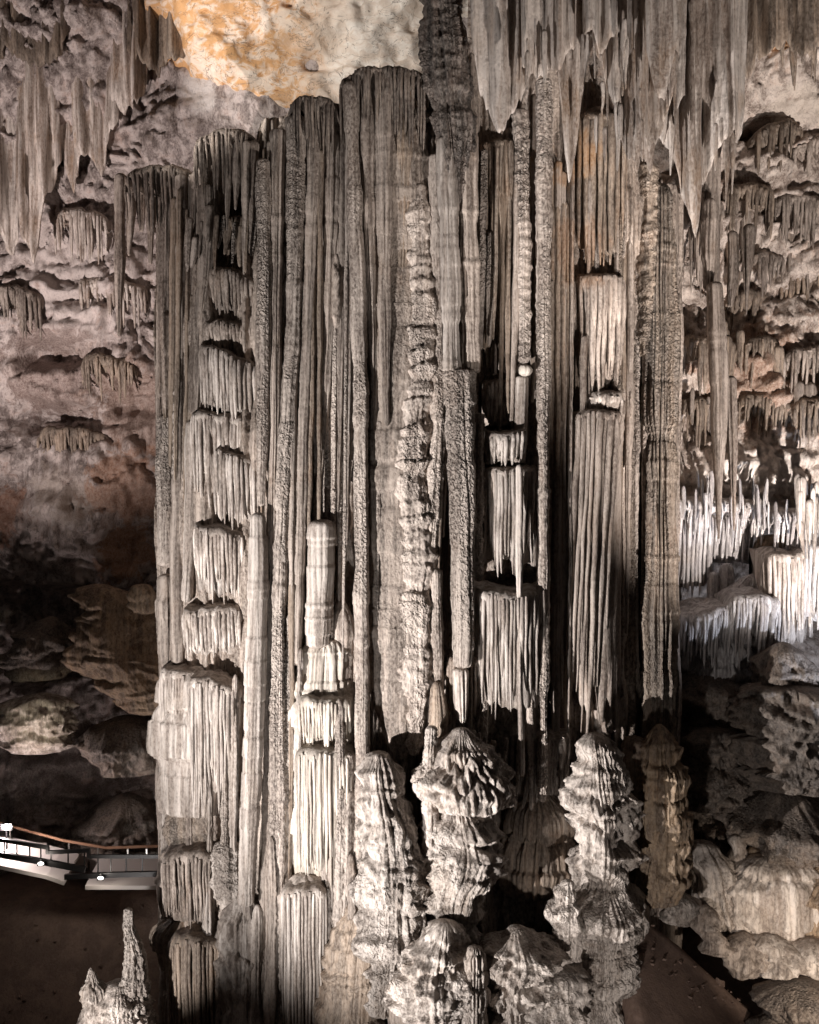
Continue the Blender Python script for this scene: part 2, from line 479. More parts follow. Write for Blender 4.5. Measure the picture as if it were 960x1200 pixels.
    if tiers is not None:
        tz = np.array(sorted(tiers), float)
        warp = tw * (2.2 * noise(sn * 1.5 + so, cs * 1.5, 2.2) + 0.8 * noise(sn * 4.5 + so, cs * 4.5, z * 0.8)) + fringe * (billow(sn * rm * 5 + so, cs * rm * 5, 0.3) - 0.5)
        q = py[:, None] + warp
        idx = np.clip(np.searchsorted(tz, q) - 1, -1, len(tz) - 1)
        nx = np.append(tz, y1 + 10)
        a = np.where(idx >= 0, tz[np.maximum(idx, 0)], y0 - 10); b = nx[np.minimum(idx + 1, len(tz))]
        t = np.clip((q - a) / np.maximum(b - a, 1), 0, 1)
        prof = np.where(t < 0.28, np.sqrt(np.clip(1 - (1 - t / 0.28) ** 2, 0, 1)), 1 - 0.55 * (t - 0.28) ** 1.5)
        prof = prof * (1 - sst(0.93, 1.0, t) * 0.8)
        hgt = np.clip((b - a) * m * 0.5, 0.05, 0.5)
        amp = tier_d * np.minimum(1, hgt / 0.25) * (0.65 + 0.7 * noise(idx * 3.7 + sn, cs + so, 0.5) + 0.35)
        d += amp * (prof - 0.5)
        if fringe:
            d += (0.09 * (billow(sn * rm * 5 + so, cs * rm * 5, z * 0.3) - 0.4) + 0.06 * (billow(sn * rm * 9 + so, cs * rm * 9, z * 0.5) - 0.4)) * sst(0.1, 0.35, t)
    fade = 0.25 + 0.75 * sst(0, max(1.0, top * 1.6), py - y0)[:, None]
    d = d * ends * fade
    RR = np.maximum(Rg + d, 0.004 * np.ones_like(d))
    V = np.stack([x0 + RR * sn, yy0 - RR * cs * flat, np.broadcast_to(z, RR.shape)], -1)
    # close the two ends
    V = np.concatenate([V[:1] * 0 + V[:1].mean(1, keepdims=True), V, V[-1:] * 0 + V[-1:].mean(1, keepdims=True)])
    mb.grid(V, wrap=True, flip=False)


def curtain(mbc, mbf, x0, x1, ytop, ybot, Y, bulge=0.5, depth=1.2, pw=5.5, rag=0.35, tilt=0.0, arch=4.0, rise=10,
            back=0.35, side=0.0, lean=0.0, bk=0.85):
    pw = pw * 0.86
    """a flowstone tier: rounded lip (mbc) and a fringe of organ-pipe flutes under it (mbf)"""
    SEED[0] += 1; so = SEED[0] * 2.9
    m = K * Y
    nu = max(12, int((x1 - x0) / 2.5))
    u = np.linspace(0, 1, nu)
    px = x0 + u * (x1 - x0)
    sh = np.sqrt(np.clip(1 - (2 * u - 1) ** 2, 0.0, 1))
    yl = ytop + tilt * (u - 0.5) + arch * (1 - sh) + 5 * noise(px * 0.06, so, 0.1) + 3 * noise(px * 0.2, so, 0.6)
    Yf = Y - bulge * sh + side * u + 0.18 * noise(px * 0.05, so, 4.1)
    X = (px - 480) * m
    zl = CZ - (yl - 600) * m
    zb = CZ - (ytop + (ybot - ytop) * (bk + 0.25 * (1 - bk + .2) * 2 * noise(px * 0.13, so, 9.1)) + tilt * (u - 0.5) - 600) * m
    rows = []
    for a, (dy, dz) in enumerate([(1.0, rise), (0.55, rise * 0.8), (0.25, rise * 0.45), (0.1, 4), (0.03, 0.5), (0.0, -4), (0.04, -9)]):
        rows.append(np.stack([X, Yf + dy * depth, zl + dz * m], -1))
    for t in np.linspace(0.08, 1, 7):
        rows.append(np.stack([X, Yf + 0.08 + back * t ** 1.3, (zl - 9 * m) * (1 - t) + zb * t], -1))
    rows.append(np.stack([X, Yf + depth, zb], -1))
    V = np.array(rows)
    nn = 0.09 * fbm(V[..., 0] * 3 + so, V[..., 1] * 3, V[..., 2] * 3, 2)
    V[..., 2] += nn; V[..., 1] += 0.6 * nn
    c = V[:, [0, -1]].mean(0, keepdims=True)
    V = np.concatenate([np.broadcast_to(V[:, :1].mean(0, keepdims=True), (V.shape[0], 1, 3)), V,
                        np.broadcast_to(V[:, -1:].mean(0, keepdims=True), (V.shape[0], 1, 3))], 1)
    mbc.grid(np.concatenate([V, V[:1]]), flip=True)
    # pipes
    rnd = random.Random(SEED[0] * 17)
    x = x0 + 1
    while x < x1 - 1:
        uu = (x - x0) / (x1 - x0)
        s = math.sqrt(max(0, 1 - (2 * uu - 1) ** 2))
        rad = pw * rnd.uniform(0.38, 0.68) * m
        yst = np.interp(uu, u, yl) + rnd.uniform(-1, 3)
        L = (ybot - ytop) * (1 - rag * rnd.random() ** 1.3) * (0.75 + 0.25 * s)
        Yp = np.interp(uu, u, Yf)
        nr = max(7, int(L / 7))
        t = np.linspace(0, 1, nr)
        rr = rad * (1.05 - 0.35 * t) * np.sqrt(np.clip((1.02 - t) / 0.25, 0.01, 1)) * (1 + 0.25 * noise(t * L * 0.09, so, x))
        rr[0] *= 0.6
        cx = (x - 480 + 2.2 * noise(t * L * 0.02 + x, so, 0.3) + lean * t) * m
        cy = Yp + 0.02 + back * 0.55 * t ** 1.3 + rnd.uniform(-0.03, 0.06)
        cz = CZ - (yst + t * L - 600) * m
        a = np.linspace(0, 2 * np.pi, 9)[:-1]
        V = np.stack([cx[:, None] + rr[:, None] * np.sin(a), cy[:, None] * 1.0 - rr[:, None] * np.cos(a) + np.zeros(8),
                      cz[:, None] + np.zeros(8)], -1)
        V[..., 1] -= 0.10 * np.sin(np.pi * np.clip(t / 0.5, 0, 1))[:, None] * 0.6
        V = np.concatenate([V, V[-1:].mean(1, keepdims=True) + np.zeros((1, 8, 1))])
        mbf.grid(V, wrap=True)
        x += pw * rnd.uniform(0.7, 1.2)


def F(px):
    """front surface of the great column (plan view: a broad ellipse)"""
    t = (px - 490) / 318
    return 30.6 - 3.6 * math.sqrt(max(0.06, 1 - t * t))


def shaft(name, label, cat, ctrl, off=0.0, mat='grey', Y=None, group=None, **kw):
    mb = MB()
    if ctrl[-1][1] > 1195:                 # runs on down to the cave floor below the picture
        ctrl = list(ctrl) + [(ctrl[-1][0], 1420, ctrl[-1][2] * 1.15)]
    c = np.array(ctrl)
    if Y is None:
        Y = F(c[:, 0].mean()) + off + c[:, 2].max() * K * 27 * kw.get('flat', 1.0) * 0.6
    tube(mb, ctrl, Y, **kw)
    o = mb.build(name, M[mat])
    return tag(o, label, cat, group)


def tier(label, x0, x1, yt, yb, off=0.0, mat='grey', Y=None, name='flowstone_tier', group=None, **kw):
    if Y is None:
        Y = F((x0 + x1) / 2) + off
    a, b = MB(), MB()
    curtain(a, b, x0, x1, yt, yb, Y, **kw)
    e = empty(name, P((x0 + x1) / 2, yb, Y + 0.3), label, 'flowstone', group)
    a.build('lip', M[mat], e)
    f = b.build('pipe_fringe', M[mat], e); f['kind'] = 'stuff'
    return e


def struct(o):
    o['kind'] = 'structure'
    return o



# ================================================================== THE SETTING
def wall(name, px0, px1, py0, py1, Y0, yfun, mat, step=2.6):
    m = K * Y0
    gx = np.arange(px0, px1 + step, step); gy = np.arange(py0, py1 + step, step)
    px, py = np.meshgrid(gx, gy)
    px = px + 0.0; X = (px - 480) * m; Z = CZ - (py - 600) * m
    Y = Y0 + yfun(px, py, X, Z)
    mb = MB(); mb.grid(np.stack([X, Y, Z], -1), flip=True)
    return struct(mb.build(name, M[mat]))


def gauss(px, py, cx, cy, sx, sy):
    return np.exp(-((px - cx) / sx) ** 2 - ((py - cy) / sy) ** 2)


def rocky(X, Z, so, a=1.0):
    X = X + 0.9 * noise(X * 0.45, Z * 0.45, so) + 0.25 * noise(X * 1.6, Z * 1.6, so)
    Z = Z + 0.9 * noise(X * 0.4 + 5, Z * 0.4, so) + 0.25 * noise(X * 1.5, Z * 1.5, so + 4)
    msk = sst(-0.25, 0.3, noise(X * 0.28, Z * 0.28, so + 7))
    r = 0.9 * fbm(X * 0.32 + so, Z * 0.42, so, 3)
    r += 0.42 * (0.5 - billow(X * 0.9 + so, Z * 1.3, 2.0 + so))
    r += 0.30 * (0.5 - billow(X * 2.1, Z * 2.3 + so, 5.0)) * (0.3 + 0.9 * msk)
    h = Z * 0.62 + 1.3 * noise(X * 0.45, Z * 0.2, so + 11) + 0.5 * noise(X * 1.5, Z * 0.6, so + 12) + 0.22 * billow(X * 4.0, Z * 0.3, so + 13)
    fl_ = np.floor(h); t = 1 - (h - fl_)
    pr = np.where(t < 0.3, np.sqrt(np.clip(1 - (1 - t / 0.3) ** 2, 0, 1)), 1 - 0.6 * ((t - 0.3) / 0.7) ** 1.5)
    am = sst(-0.2, 0.35, noise(X * 0.35 + fl_ * 3.3, Z * 0.2, so + fl_ * 1.7))
    flu = np.minimum(1, billow(X * 2.6 + 0.3 * noise(X, Z, 2), so, Z * 0.2)) ** .7 + 0.5 * billow(X * 6, so, Z * 0.4)
    r -= am * (0.75 * (pr - 0.45) + 0.22 * (flu - 0.7))
    r += 0.17 * (1.2 - 0.9 * msk) * (0.5 - billow(X * 4.5 + so, Z * 4.0, 1.0)) + 0.08 * noise(X * 9, Z * 9, so)
    return a * r


def yl(px, py, X, Z):
    y = rocky(X, Z, 3.1) * np.where(px > 215, 0.45, 1.0) * (1 - 0.35 * sst(860, 920, py))
    y = y - 0.016 * np.clip(240 - py, 0, 900)                      # the wall leans over into the ceiling
    y += 2.2 * gauss(px, py, 225, 45, 75, 60) + 1.2 * gauss(px, py, 160, 120, 40, 40)
    y += 1.8 * gauss(px, py, 50, 412, 42, 16) + 1.5 * gauss(px, py, 40, 492, 50, 24) + 0.9 * gauss(px, py, 150, 470, 30, 20)
    y -= 0.8 * gauss(px, py, 80, 600, 60, 60)
    lip = 690 + 22 * noise(px * 0.02, 3.0, 0.5)
    y += 2.6 * sst(lip - 8, lip + 14, py)                           # the deep hollow under the pink wall
    lo_ = sst(690, 730, py)
    y += lo_ * (0.75 * (0.5 - billow(X * 0.75 + 0.4 * Z, Z * 1.3, 21.0)) + 0.4 * (0.5 - billow(X * 1.9, Z * 2.9 + 0.5 * X, 23.0)) + 0.25 * (np.floor(Z * 1.6 + 1.4 * noise(X * .5, Z * .5, 3.3)) % 2) * sst(-.1, .3, noise(X * .4, Z * .4, 8)))
    y -= 3.3 * sst(770, 980, py)                                     # the lower slope comes forward again
    st = billow(X * 3.2, 1.5, Z * 0.25)                              # run-down flowstone flutes
    y -= 0.30 * st * (gauss(px, py, 90, 540, 60, 30) + gauss(px, py, 70, 150, 120, 110))
    return y


def yr(px, py, X, Z):
    y = rocky(X, Z, 8.7)
    y = y - 0.010 * np.clip(200 - py, 0, 900)
    y += 1.6 * gauss(px, py, 885, 150, 30, 14) + 1.3 * gauss(px, py, 880, 330, 60, 50) + 1.0 * gauss(px, py, 840, 480, 40, 40)
    y -= 0.9 * gauss(px, py, 900, 545, 90, 30) + 0.7 * gauss(px, py, 905, 195, 30, 18)
    lip = 598 + 10 * noise(px * 0.03, 1.0, 7.5) + 30 * sst(900, 960, px)
    y += 3.4 * sst(lip - 4, lip + 10, py)
    y -= 1.6 * sst(700, 800, py)
    y -= 0.25 * billow(X * 3.0, 7.5, Z * 0.3) * sst(250, 300, py) * (1 - sst(560, 590, py))
    return y


def yc(px, py, X, Z):
    """smooth scoured roof over the left half of the column; dives into the rough wall at its rim"""
    y = -0.016 * np.clip(240 - py, 0, 900) - 0.55
    y += 1.0 * fbm(X * 0.35, Z * 0.5, 2.0, 3) + 0.35 * (billow(X * 0.6 + 3, Z * 0.9 - X * .3, 7.0) - .4) + 0.24 * (billow(X * 1.1, Z * 1.6, 4.0) - .4) + 0.10 * (billow(X * 2.8 + Z, Z * 3.4, 9.0) - .4)
    rim = ((px - 385) / 175) ** 2 + (np.maximum(0, py - 30) / 125) ** 2 + 0.35 * noise(X * 0.6, Z * 0.6, 3.0) + 0.2 * noise(X * 1.8, Z * 1.8, 5.0)
    y += 1.5 * sst(0.6, 1.25, rim) + 3 * sst(1.1, 2.0, rim) + 0.35 * noise(X * 2, Z * 2, 1.0) * sst(.5, 1, rim)
    for cx, cy, r in ((298, 66, 16), (372, 108, 9), (250, 128, 12), (352, 60, 7)):
        y += 0.5 * gauss(px, py, cx, cy, r, r * 0.8)
    return y


wall('cave_ceiling', 190, 570, -330, 230, 36.0, yc, 'ceil')
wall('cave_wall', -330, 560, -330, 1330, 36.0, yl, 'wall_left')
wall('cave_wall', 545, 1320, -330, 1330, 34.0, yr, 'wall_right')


def ceiling():
    gx = np.linspace(-24, 26, 170); gy = np.linspace(2, 36, 120)
    X, Y = np.meshgrid(gx, gy)
    Z = 33.2 + 1.2 * fbm(X * 0.25, Y * 0.25, 4.0, 4) - 0.5 * billow(X * 0.8, Y * 0.8, 1.0)
    mb = MB(); mb.grid(np.stack([X, Y, Z], -1), flip=True)
    return struct(mb.build('cave_ceiling', M['wall_right']))


ceiling()


def floor_z(X, Y):
    z = -2.2 + 0 * X
    z = z + 3.9 * sst(28.5, 33.5, Y - 0.25 * X * 0) * (1 - sst(-6.2, -3.0, X))      # dark bank under the walkway
    z = z + 3.2 * np.exp(-((X - 2.6) / 4.2) ** 4 - ((Y - 31.0) / 3.6) ** 2)          # mound the column stands on
    # the smooth earth slope running down to the right
    t = np.clip((X - 5.6) / 5.0, -0.6, 1.4)
    ridge = 3.7 - 4.4 * t
    z = np.maximum(z, np.where(X > 4.0, ridge - 0.75 * np.abs(Y - 28.6) - 0.05 - 6 * (1 - sst(4.0, 5.8, X)), -9))
    z = z + 2.0 * sst(30.0, 35, Y) * sst(7, 10, X)
    return z


def floor():
    gx = np.arange(-30, 34, 0.14); gy = np.concatenate([np.arange(-6, 20, 0.8), np.arange(20, 38, 0.14)])
    X, Y = np.meshgrid(gx, gy)
    Z = floor_z(X, Y) + 0.12 * fbm(X * 0.7, Y * 0.7, 1.0, 3) + 0.04 * noise(X * 3, Y * 3, 2.0)
    mb = MB(); mb.grid(np.stack([X, Y, Z], -1))
    struct(mb.build('cave_floor', M['dirt']))


floor()

# ================================================================== THE GREAT COLUMN
# recessed rock behind the shafts
def core():
    gx = np.arange(184, 801, 1.25); gy = np.arange(60, 1330, 2.6)
    px, v = np.meshgrid(gx, gy)
    topx = [184, 228, 232, 300, 306, 336, 340, 396, 400, 445, 500, 506, 540, 600, 690, 735, 760, 800]
    topy = [212, 206, 172, 166, 140, 128, 122, 122, 98, 90, 92, 60, 60, 60, 60, 150, 200, 230]
    tp = np.interp(gx, topx, topy)[None, :]
    py = tp + (v - 60) / (1330 - 60) * (1330 - tp)
    t = (px - 490) / 318
    Yb = 30.6 - 3.6 * np.sqrt(np.maximum(0.03, 1 - t * t)) + 0.12
    X = (px - 480) * K * Yb; Z = CZ - (py - 600) * K * Yb
    dr = 0.10 * noise(X * 0.5, 3.0, Z * 0.3)
    big = billow(X * 0.85 + dr, 9.2, Z * 0.025) - 0.4
    mid = billow(X * 2.3 + dr, 1.2 + Z * 0.05, 0.3) - 0.4
    fin = billow(X * 4.6 + dr * 2, 5.1, Z * 0.09) - 0.4
    zone = sst(0.0, 0.25, noise(X * 0.5, 8.0, Z * 0.22))
    pop = (billow(X * 6, 2.0, Z * 5) + 0.6 * billow(X * 12, 4.0, Z * 10) - 0.5) * (0.25 + 0.75 * zone)
    band = noise(X * 0.4, 4.4, Z * 0.5) + 0.3 * noise(X * 2, 1.0, 3.0)
    Y = Yb - 0.40 * big - 0.36 * mid - 0.20 * fin - 0.05 * pop - 0.35 * band - 0.3 * (np.floor(band * 6 + 0.3 * noise(X * 3, Z * .6, 1)) / 6)
    Y += 2.2 * gauss(px, py, 272, 240, 26, 50)                     # dark recesses
    Y += 0.85 * (gauss(px, py, 385, 640, 12, 90) + gauss(px, py, 410, 690, 9, 60) + gauss(px, py, 518, 600, 7, 110) + gauss(px, py, 580, 380, 22, 150)
                + gauss(px, py, 655, 700, 9, 180) + gauss(px, py, 745, 700, 8, 200) + gauss(px, py, 700, 130, 20, 60) + gauss(px, py, 580, 880, 30, 90)
                + gauss(px, py, 485, 950, 14, 60) + gauss(px, py, 590, 470, 24, 40) + 1.4 * gauss(px, py, 600, 690, 30, 14))
    V = np.stack([(px - 480) * K * Yb, Y, Z], -1)
    L = V[:, :1].copy(); L[..., 1] = 34.5; R = V[:, -1:].copy(); R[..., 1] = 34.5
    V = np.concatenate([L, V, R], 1)
    T = V[:1].copy(); T[..., 1] = 34.5; T[..., 2] += 0.5
    V = np.concatenate([T, V])
    mb = MB(); mb.grid(V, flip=True)
    o = mb.build('column_core', M['core'])
    tag(o, 'great fluted limestone column whose body shows in the gaps between its pillars and tiers', 'rock column')


core()

PIL = 'pillar'
SH = [
    # ---- left block
    ('cave_pillar', 'slender grey fluted pillar at the outer left edge of the column, its foot broken off above a dark notch', [(197, 204, 11), (195, 330, 11), (194, 466, 9)], -0.1, 'grey', dict(flute=.05, bot=4)),
    ('cave_pillar', 'pitted grey pillar on the left edge of the column between two dark notches', [(193, 486, 9), (194, 560, 10), (195, 664, 9)], -0.1, 'crust', dict(pop=.05, top=5, bot=5)),
    ('cave_pillar', 'short pinkish fluted pillar on the left edge just above the broad flowstone block', [(196, 672, 11), (196, 740, 11), (197, 800, 8)], -0.1, 'grey', dict(flute=.06)),
    ('cave_pillar', 'long smooth rounded pillar second from the left edge of the column', [(213, 204, 9), (212, 400, 8), (209, 600, 8), (208, 780, 8)], -0.3, 'grey', dict(flute=.03)),
    ('cave_pillar', 'twisted fluted pillar beside the hanging stalactites at the top left of the column', [(226, 206, 11), (222, 330, 9), (219, 480, 7), (217, 700, 6)], 0.0, 'grey', dict(flute=.05)),
    ('cave_pillar', 'brown fluted pillar with a knobbly shoulder left of the dark recess with stalactites', [(243, 216, 12), (243, 300, 11), (233, 400, 8), (228, 486, 8)], -0.25, 'grey', dict(flute=.06, pop=.03)),
    ('cave_pillar', 'pale narrow pillar running down the left ends of the stacked flowstone tiers', [(226, 492, 8), (223, 600, 7), (218, 706, 7)], -0.35, 'pale', dict(flute=.03)),
    ('cave_pillar', 'thin beaded pillar with a chain of small knobs near the white spots on the left edge', [(207, 380, 4), (207, 480, 5), (205, 560, 4)], -0.35, 'crust', dict(pop=.06, scal=.05)),
    # ---- between the tiers and the centre
    ('cave_pillar', 'crusted pillar with a knobbly head whose lower end stops above the smooth pale stalagmite', [(309, 186, 9), (309, 400, 9), (308, 500, 8), (306, 594, 5)], -0.65, 'crust', dict(pop=.05, top=5)),
    ('cave_pillar', 'light ribbed pillar just right of the knobbly headed one', [(326, 150, 10), (323, 400, 7), (320, 600, 6), (317, 850, 7), (311, 1210, 10)], -0.5, 'grey', dict(flute=.05)),
    ('cave_pillar', 'long leaning pillar covered in dark pitted crust from top to bottom', [(347, 136, 12), (343, 400, 10), (333, 560, 9), (325, 800, 9), (324, 1000, 9), (322, 1210, 10)], -0.55, 'crust', dict(pop=.075, scal=.03)),
    ('cave_pillar', 'smooth leaning pillar with a dark shadow gap on its right above the domed stalagmite', [(371, 128, 9), (365, 280, 9), (360, 420, 8), (351, 620, 7), (347, 780, 7)], -0.3, 'grey', dict(flute=.03, pop=.02)),
    ('stalactite', 'long tapering brown stalactite pointing at the domed stalagmite', [(391, 122, 12), (387, 300, 10), (381, 450, 8), (373, 592, 1.5)], -0.1, 'grey', dict(flute=.03, bot=0)),
    ('stalactite', 'thin pale stalactite ending beside the dark hole left of the broad pitted shaft', [(401, 140, 7), (399, 350, 5), (397, 520, 4), (394, 640, 2)], 0.0, 'grey', dict(flute=.02, bot=2)),
    ('stalactite', 'thin ribbed stalactite squeezed against the broad pitted shaft', [(411, 130, 6), (409, 350, 6), (407, 520, 5), (404, 640, 3)], 0.1, 'pale', dict(flute=.03, bot=4)),
    # ---- centre
    ('cave_pillar', 'straight pitted pillar forming the left edge of the broad central shaft', [(410, 95, 9), (416, 250, 9), (422, 400, 9), (424, 700, 9), (425, 1000, 9), (424, 1060, 6)], -0.65, 'crust', dict(pop=.06)),
    ('cave_pillar', 'smooth dark brown rib under the left side of the highest arch', [(430, 92, 13), (433, 250, 10), (436, 420, 7), (438, 640, 5)], -0.45, 'grey', dict(flute=.05)),
    ('cave_pillar', 'smooth brown rib with a fine crest under the middle of the highest arch', [(452, 88, 12), (451, 250, 9), (452, 400, 6), (453, 500, 3)], -0.55, 'grey', dict(flute=.05, bot=14)),
    ('cave_pillar', 'dark rib under the right end of the highest arch', [(474, 92, 14), (474, 220, 9), (471, 330, 5)], -0.35, 'brown', dict(flute=.06, bot=14)),
    ('cave_pillar', 'broad central shaft with a smooth tan face and a pitted lower half', [(457, 110, 44), (459, 400, 44), (464, 700, 44), (468, 820, 38), (472, 890, 18)], -0.18, 'core', dict(flat=.45, lump=.18, pop=.06, popk=.6, fw=9, flute=.04, scal=.02, bot=40, top=20)),
    ('cave_pillar', 'crusted narrow pillar right of the ladder of small scalloped ledges', [(511, 180, 9), (513, 300, 10), (515, 420, 10), (510, 560, 11), (503, 690, 7)], -0.3, 'crust', dict(pop=.085, bot=12)),
    ('cave_pillar', 'short lumpy pillar beside the black slot in the centre of the column', [(511, 665, 7), (512, 740, 8), (516, 815, 5)], -0.3, 'crust', dict(pop=.08)),
    # ---- right of centre
    ('cave_pillar', 'rugged dark mass joining the top of the column to the cave roof', [(519, -120, 28), (520, 20, 25), (528, 110, 27), (534, 170, 17), (536, 240, 7)], -0.9, 'dark', dict(pop=.14, lump=.35, scal=.08, bot=14, flute=.1)),
    ('cave_pillar', 'bright ribbed pillar below the rugged dark mass', [(523, 160, 11), (527, 300, 11), (530, 437, 10)], -0.75, 'pale', dict(flute=.05, pop=.02, bot=3)),
    ('cave_pillar', 'smooth fluted pillar right of the bright ribbed one, ending on a flat topped block', [(547, 130, 12), (550, 300, 12), (552, 438, 10)], -0.6, 'grey', dict(flute=.05, bot=4)),
    ('cave_pillar', 'stout light pillar with a flat broken top in the right half of the column', [(539, 433, 17), (541, 520, 17), (542, 680, 14), (542, 783, 11)], -0.75, 'crust', dict(flute=.05, pop=.035, top=3, flat=.7)),
    ('cave_pillar', 'short white fluted stub under the stout flat topped pillar', [(540, 782, 9), (541, 815, 8), (542, 848, 5)], -0.6, 'pale', dict(flute=.05)),
    ('cave_pillar', 'knobbly column of coral-like lumps beside the stout flat topped pillar', [(560, 484, 9), (560, 540, 8), (557, 600, 10), (558, 680, 9)], -0.35, 'lump', dict(pop=.12, scal=.08)),
    ('stalactite', 'dark thin stalactite, leftmost of three above the small pink flowstone tier', [(573, 160, 5), (573, 300, 5), (572, 430, 2)], 0.4, 'brown', dict(bot=3, pop=.03)),
    ('stalactite', 'blunt thin stalactite in the middle of three above the small pink flowstone tier', [(583, 150, 5), (582, 300, 5), (580, 440, 4)], 0.3, 'grey', dict(bot=3)),
    ('stalactite', 'pale thin stalactite beside the pillar with the white curled knob', [(597, 150, 5), (597, 300, 4), (596, 436, 3)], 0.1, 'grey', dict(bot=3, scal=.05)),
    ('cave_pillar', 'pillar of stacked beads ending above a white curled knob', [(610, 128, 10), (613, 280, 10), (614, 426, 8)], -0.35, 'crust', dict(scal=.07, pop=.03, bot=5)),
    ('cave_pillar', 'short light post under the white curled knob', [(612, 440, 8), (610, 500, 8), (606, 545, 6)], -0.45, 'pale', dict(top=4, pop=.04)),
    ('cave_pillar', 'thin rod of rock running down across the right hand flowstone tiers', [(608, 544, 3.5), (609, 700, 4), (611, 910, 4)], -0.95, 'pale', dict(pop=.025)),
    ('cave_pillar', 'very long pitted pillar from the hanging drapery down to the dark hollow', [(638, 92, 10), (637, 400, 8), (637, 700, 7), (636, 940, 5)], -0.75, 'crust', dict(pop=.07, scal=.03, bot=8)),
    ('cave_pillar', 'narrow brown pillar left of the very long pitted one, high under the drapery', [(625, 110, 5), (624, 260, 5), (622, 420, 4)], 0.1, 'grey', dict(flute=.02)),
    ('cave_pillar', 'smooth narrow pillar in shadow right of the very long pitted one', [(656, 200, 8), (655, 430, 7), (654, 480, 7), (652, 700, 6), (650, 900, 5)], -0.25, 'grey', dict(flute=.03)),
    ('cave_pillar', 'thin dark ribbed pillar beside the upper smooth brown block', [(667, 210, 6), (667, 330, 6), (668, 470, 4)], -0.1, 'brown', dict(flute=.03)),
    ('cave_pillar', 'smooth brown fluted block under the drapery, ending above a shadowed ledge', [(702, 125, 22), (700, 200, 29), (699, 318, 28)], 0.55, 'brown', dict(flute=.07, flat=.6, bot=4, top=30)),
    ('cave_pillar', 'leaning broad fluted pillar narrowing downwards in the right half of the column', [(697, 488, 29), (695, 620, 27), (693, 760, 23), (697, 880, 17), (697, 930, 12)], -0.05, 'grey', dict(flute=.11, fw=8, flat=.6, top=8, scal=.02)),
    ('cave_pillar', 'rough edged thin pillar along the right side of the broad fluted pillar', [(727, 190, 7), (724, 320, 6), (722, 470, 6)], -0.35, 'browncrust', dict(pop=.08, flute=.04)),
    ('cave_pillar', 'light ribbed pillar with a small bracket at its top, below the shadowed ledge', [(724, 468, 8), (720, 560, 7), (714, 690, 8), (711, 860, 7)], -0.3, 'grey', dict(scal=.05, top=3)),
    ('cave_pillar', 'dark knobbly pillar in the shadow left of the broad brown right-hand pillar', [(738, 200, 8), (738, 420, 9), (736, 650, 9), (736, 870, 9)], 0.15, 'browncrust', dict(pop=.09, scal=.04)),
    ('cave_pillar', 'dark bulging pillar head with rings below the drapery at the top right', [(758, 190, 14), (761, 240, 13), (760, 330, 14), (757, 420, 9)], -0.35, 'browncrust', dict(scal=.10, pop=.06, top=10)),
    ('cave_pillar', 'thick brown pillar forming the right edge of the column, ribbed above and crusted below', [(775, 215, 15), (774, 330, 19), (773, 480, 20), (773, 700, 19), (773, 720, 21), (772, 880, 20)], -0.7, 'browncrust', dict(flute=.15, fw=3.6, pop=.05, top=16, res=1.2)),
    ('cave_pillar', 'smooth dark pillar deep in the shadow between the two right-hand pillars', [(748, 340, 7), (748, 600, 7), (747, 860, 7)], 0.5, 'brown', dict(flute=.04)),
    # ---- left block, lower
    ('cave_pillar', 'fluted brown pillar at the foot of the left edge, running out of the picture', [(195, 980, 9), (196, 1060, 9), (199, 1220, 12)], -0.3, 'brown', dict(flute=.06)),
    ('cave_pillar', 'pale smooth rod down the left side of the broad flowstone block', [(192, 795, 6), (192, 880, 6), (191, 985, 5)], -0.4, 'pale', dict(flute=.02)),
    ('cave_pillar', 'thin rod of rock at the left of the creamy flowstone fall', [(340, 720, 5), (337, 900, 6), (336, 1040, 6), (334, 1210, 7)], -0.45, 'crust', dict(pop=.05)),
    ('cave_pillar', 'thin pitted strip of rock between the creamy flowstone and the ringed dark cone', [(408, 880, 8), (406, 980, 10), (402, 1060, 10), (392, 1110, 7)], -0.6, 'crust', dict(pop=.10, scal=.05)),
    ('cave_pillar', 'narrow pitted rod beside the stub in the right-hand recess', [(565, 715, 6), (567, 800, 6), (568, 880, 3)], -0.2, 'crust', dict(pop=.05)),
    ('cave_pillar', 'pitted rod hanging beside the very long pitted pillar near its foot', [(620, 700, 6), (622, 820, 6), (623, 950, 3)], -0.5, 'crust', dict(pop=.08)),
]
for nm, lb, ct, off, mt, kw in SH:
    shaft(nm, lb, 'stalactite' if nm == 'stalactite' else PIL, ct, off, mt, **kw)

# thin shafts set back in the gaps
rnd = random.Random(5)
gaps = [(218, 300, 230, 330), (300, 430, 150, 900), (540, 660, 160, 520), (660, 735, 170, 900), (185, 235, 215, 700), (318, 345, 640, 1180), (426, 446, 480, 900), (505, 530, 300, 800), (640, 668, 300, 900),
        (545, 640, 850, 960), (735, 790, 240, 860)]
for a, b, y0, y1 in gaps:
    x = a + 4
    while x < b:
        top = y0 + rnd.uniform(0, 40)
        bt = y0 + (y1 - y0) * rnd.uniform(0.55, 1.0)
        r = rnd.uniform(2.2, 5.2)
        if rnd.random() < .5:
            top += (bt - top) * rnd.uniform(0, .45)
        o = shaft('thin_rib', 'thin rib of rock fused into the gaps between the big fluted pillars', 'rib',
                  [(x, top, r), (x - 2, (top + bt) / 2, r), (x - 4 + rnd.uniform(-3, 3), bt, r * 0.5)], 0.0, rnd.choice(['grey', 'brown', 'crust']),
                  Y=F(x) + rnd.uniform(-0.42, 0.15), group='thin ribs fused between the pillars', flute=.02, pop=.03, step=4, bot=6, top=3)
        x += rnd.uniform(6, 10)

